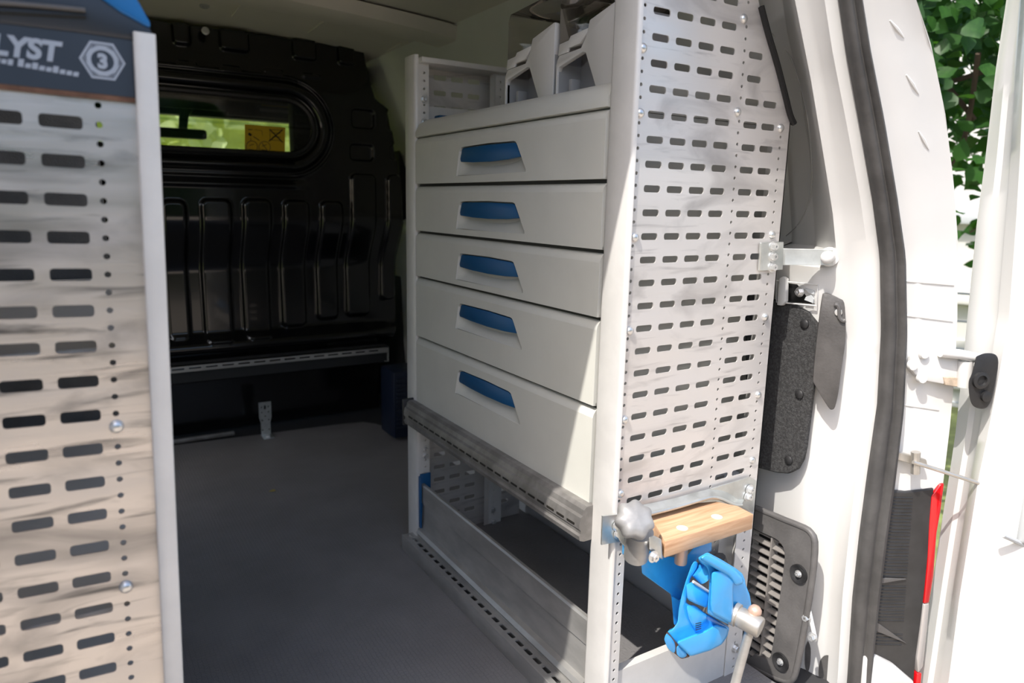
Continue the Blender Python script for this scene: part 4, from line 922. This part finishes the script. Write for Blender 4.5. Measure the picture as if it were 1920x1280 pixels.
# swivel arm in the shade of the block
poly([(-60,-60),(60,-40),(300,110),(520,120),(600,20),(760,-30),(760,60),(640,120),(560,240),(470,560),(400,600),(380,460),(115,270),(108,180),(-70,90)], .750, .022, .002, 'swivel_arm', seg=2)
poly([(385,470),(470,520),(500,430),(520,560),(450,760),(410,750)], .735, .03, .003, 'arm_foot', seg=2)
# fixed body: spine running into the foot with two worn jaw ends
poly([(600,150),(635,165),(625,215),(560,320),(545,430),(520,540),(555,560),(640,610),(735,655),(925,770),(905,850),(855,925),(740,985),(560,1035),(515,1010),(425,905),(345,805),(400,785),(445,720),(455,600),(480,480),(520,340),(570,200)], .698, .050, .006, 'fixed_body', seg=3)
# webs and ribs on the foot
poly([(520,560),(600,560),(720,650),(720,700),(640,760),(600,800),(545,690)], .693, .012, .004, 'web', seg=2)
poly([(425,905),(600,835),(700,800),(800,740),(915,775),(900,850),(850,930),(740,985),(560,1040),(520,1000)], .682, .03, .008, 'foot_jaw', seg=3)
poly([(320,880),(345,805),(425,905),(520,1000),(560,1040),(480,1060),(430,1020),(360,962)], .690, .022, .002, 'jaw_end', M['vise_wear'], 2)
poly([(322,880),(346,822),(418,910),(422,990),(400,1000),(352,955)], .6885, .003, .0008, 'jaw_paint', M['vise'], 1, curve=2)
poly([(436,950),(465,930),(515,985),(530,1030),(482,1050),(438,1015)], .6885, .003, .0008, 'jaw_paint', M['vise'], 1, curve=2)
# moving jaw block with a domed shoulder
poly([(630,125),(722,72),(850,140),(985,222),(1045,270),(1070,330),(1075,372),(1112,462),(1128,560),(1095,620),(1040,700),(940,752),(830,700),(722,640),(725,560),(735,440),(742,300),(720,215),(650,155)], .672, .055, .009, 'moving_jaw', seg=3)
poly([(760,250),(860,240),(985,330),(960,380),(960,590),(940,735),(760,640),(745,560),(752,420)], .660, .014, .006, 'jaw_shoulder', seg=3)
poly([(640,130),(722,80),(985,232),(1050,300),(1060,365),(980,385),(930,300),(780,215)], .656, .02, .007, 'jaw_crown', seg=3)
poly([(520,370),(590,342),(742,440),(715,590),(600,545),(535,510)], .688, .03, .003, 'slide_bar', seg=2)
m = MB(); m.tube([vp(*z2(640,215), .700), vp(*z2(720,290), .690)], .0165, 16); m.build('guide_sleeve', M['vise'], vise, 50)
m = MB(); m.tube([vp(*z2(590,345), .687), vp(*z2(740,440), .687)], .0022, 8); m.build('bare_edge', M['binw'], vise)
# jaw scale marks cast on the foot
m = MB()
for k in range(4): m.tube([vp(*z2(612, 735+19*k), .681), vp(*z2(662, 722+18*k), .681)], .0007, 5)
m.build('cast_marks', M['print'], vise)
# spindle, ball and handle bar
s0, s1 = vp(*z2(985,650), .668), vp(*z2(1215,775), .630)
m = MB(); dv = (s1-s0); L_ = dv.length; m.lathe([(.0185, -.004), (.0185, .003), (.0150, .004), (.0160, .008), (.0165, L_*.95), (.0150, L_), (.0, L_)], s0, dv, 28); m.build('spindle_head', M['steel'], vise, 50)
hb0, hb1 = vp(*z2(1165,590), .645), vp(*z2(975,1290), .655)
hd_ = (hb1-hb0).normalized()
m = MB(); m.tube([hb0 + hd_*.028, hb0.lerp(hb1, .35), hb1, hb1 + hd_*.03], .0072, 14); m.build('handle_bar', M['alu'], vise, 50)
m = MB(); m.lathe([(0, -.009), (.006, -.0075), (.0098, -.003), (.0105, .002), (.008, .007), (.007, .012)], hb0 + hd_*.004, hd_, 18); m.build('handle_ball', M['ball'], vise, 60)
# small hydraulic stay behind the vise
m = MB(); m.tube([at(1348, 1045, 1, .80), at(1362, 1085, 1, .80)], .012, 10); tag(m.build('dark_cylinder', M['grey_pl']), 'dark grey cylinder behind the vise under the wooden block', 'cylinder')

# ================================================================== FRONT OF THE LOAD SPACE
br_ = thing('slotted_rail', 'grey slotted aluminium rail fixed across the foot of the bulkhead', 'rail', (.55, 2.50, .27))
RY = 2.50
a, b, c, d = at(290, 689, 1, RY), at(729, 649, 1, RY), at(729, 661, 1, RY), at(290, 701, 1, RY)
zt = (a.z+b.z)/2; x0, x1 = -.30, b.x
sh = [rrect(x0+.05+.052*k, -.001, .038, .0055, .0015, 2) for k in range(int((x1-x0-.06)/.052)+1)]
m = MB(); m.plate([(x0, -.012), (x1, -.012), (x1, .012), (x0, .012)], sh, (0, RY, zt-.012), X, Z, (0, .003, 0)); m.build('slotted_face', M['alu'], br_, 30)
m = MB(); m.box((x0, RY+.010, zt-.062), (x1-.008, RY+.014, zt-.022)); m.box((x0, RY, zt-.004), (x1, RY+.05, zt)); m.build('web', M['dark'], br_)
m = MB(); m.box((x1-.003, RY, zt-.060), (x1, RY+.02, zt), .001); m.box((x1-.018, RY, zt-.060), (x1, RY+.004, zt-.056), .001); m.build('end_lip', M['alu'], br_)
fb = thing('floor_bracket', 'small perforated galvanised angle standing on the floor at the bulkhead', 'bracket', at(500, 806, 2, 0))
FBY = 2.60; p0, p1 = at(486, 756, 1, FBY), at(509, 803, 1, FBY); cxb = (p0.x+p1.x)/2
h_ = p0.z; hl = []
for k, (u, v) in enumerate(((-.012,.018),(.012,.018),(-.012,.055),(.012,.055),(-.012,.085),(.012,.085),(0,.07),(-.012,.105),(.012,.105))): hl.append(circ(u, v, .003, 6))
hl.append(rrect(0, h_-.02, .007, .016, .003, 2))
m = MB(); m.plate([(-.017, 0), (.017, 0), (.017, .045), (.022, .065), (.022, h_), (-.022, h_), (-.022, .065), (-.017, .045)], hl, (cxb, FBY, 0.002), X, Z, (0, .003, 0)); m.build('upright', M['zinc'], fb, 30)
m = MB(); m.box((cxb-.02, FBY-.05, .0), (cxb+.02, FBY+.003, .003), .001); m.build('foot', M['zinc'], fb)
inst('bolt', HEX, frame((cxb, FBY-.03, .003), X, Y, Z), fb)
m = MB(); m.box((-.38, 2.645, 0), (.46, 2.66, .016), .004); struct(m.build('baseboard_front', M['alu_dark']), 'low metal strip along the foot of the bulkhead', 'baseboard')
cr_ = thing('ribbed_crate', 'dark blue ribbed crate at the bulkhead corner behind the rack', 'crate', (1.02, 2.36, .0))
a = at(738, 690, 1, 2.30)
m = MB(); m.box((a.x, 2.30, .012), (a.x+.14, 2.43, .26), .006); m.build('body', M['ribblue'], cr_)
for k in range(12):
    m = MB(); m.box((a.x+.01, 2.295, .05+.016*k), (a.x+.13, 2.302, .057+.016*k), .001, 1); m.build('rib', M['ribblue'], cr_)
dl = inst('dry_leaf', lm, MX.Translation(at(517, 920, 2, .003)) @ MX.Rotation(1.1, 4, 'Z') @ MX.Scale(.022, 4), None); dl.data = lm.copy(); dl.data.materials.clear(); dl.data.materials.append(M['leafdry'])
tag(dl, 'tiny dry leaf lying on the grey floor', 'leaf')
# faint pressed outline on the upper pillar wall
cp_ = [hit(PT, *p, .0005) for p in ((1448,62),(1478,100),(1500,160),(1514,220),(1521,290),(1522,340),(1515,385),(1497,420),(1474,442))]
cp_ = [p for p in cp_ if p]
if len(cp_) > 3:
    m = MB(); m.tube(smooth_loop(cp_, 4), .0009, 6); m.build('panel_crease', M['vis'], pio)
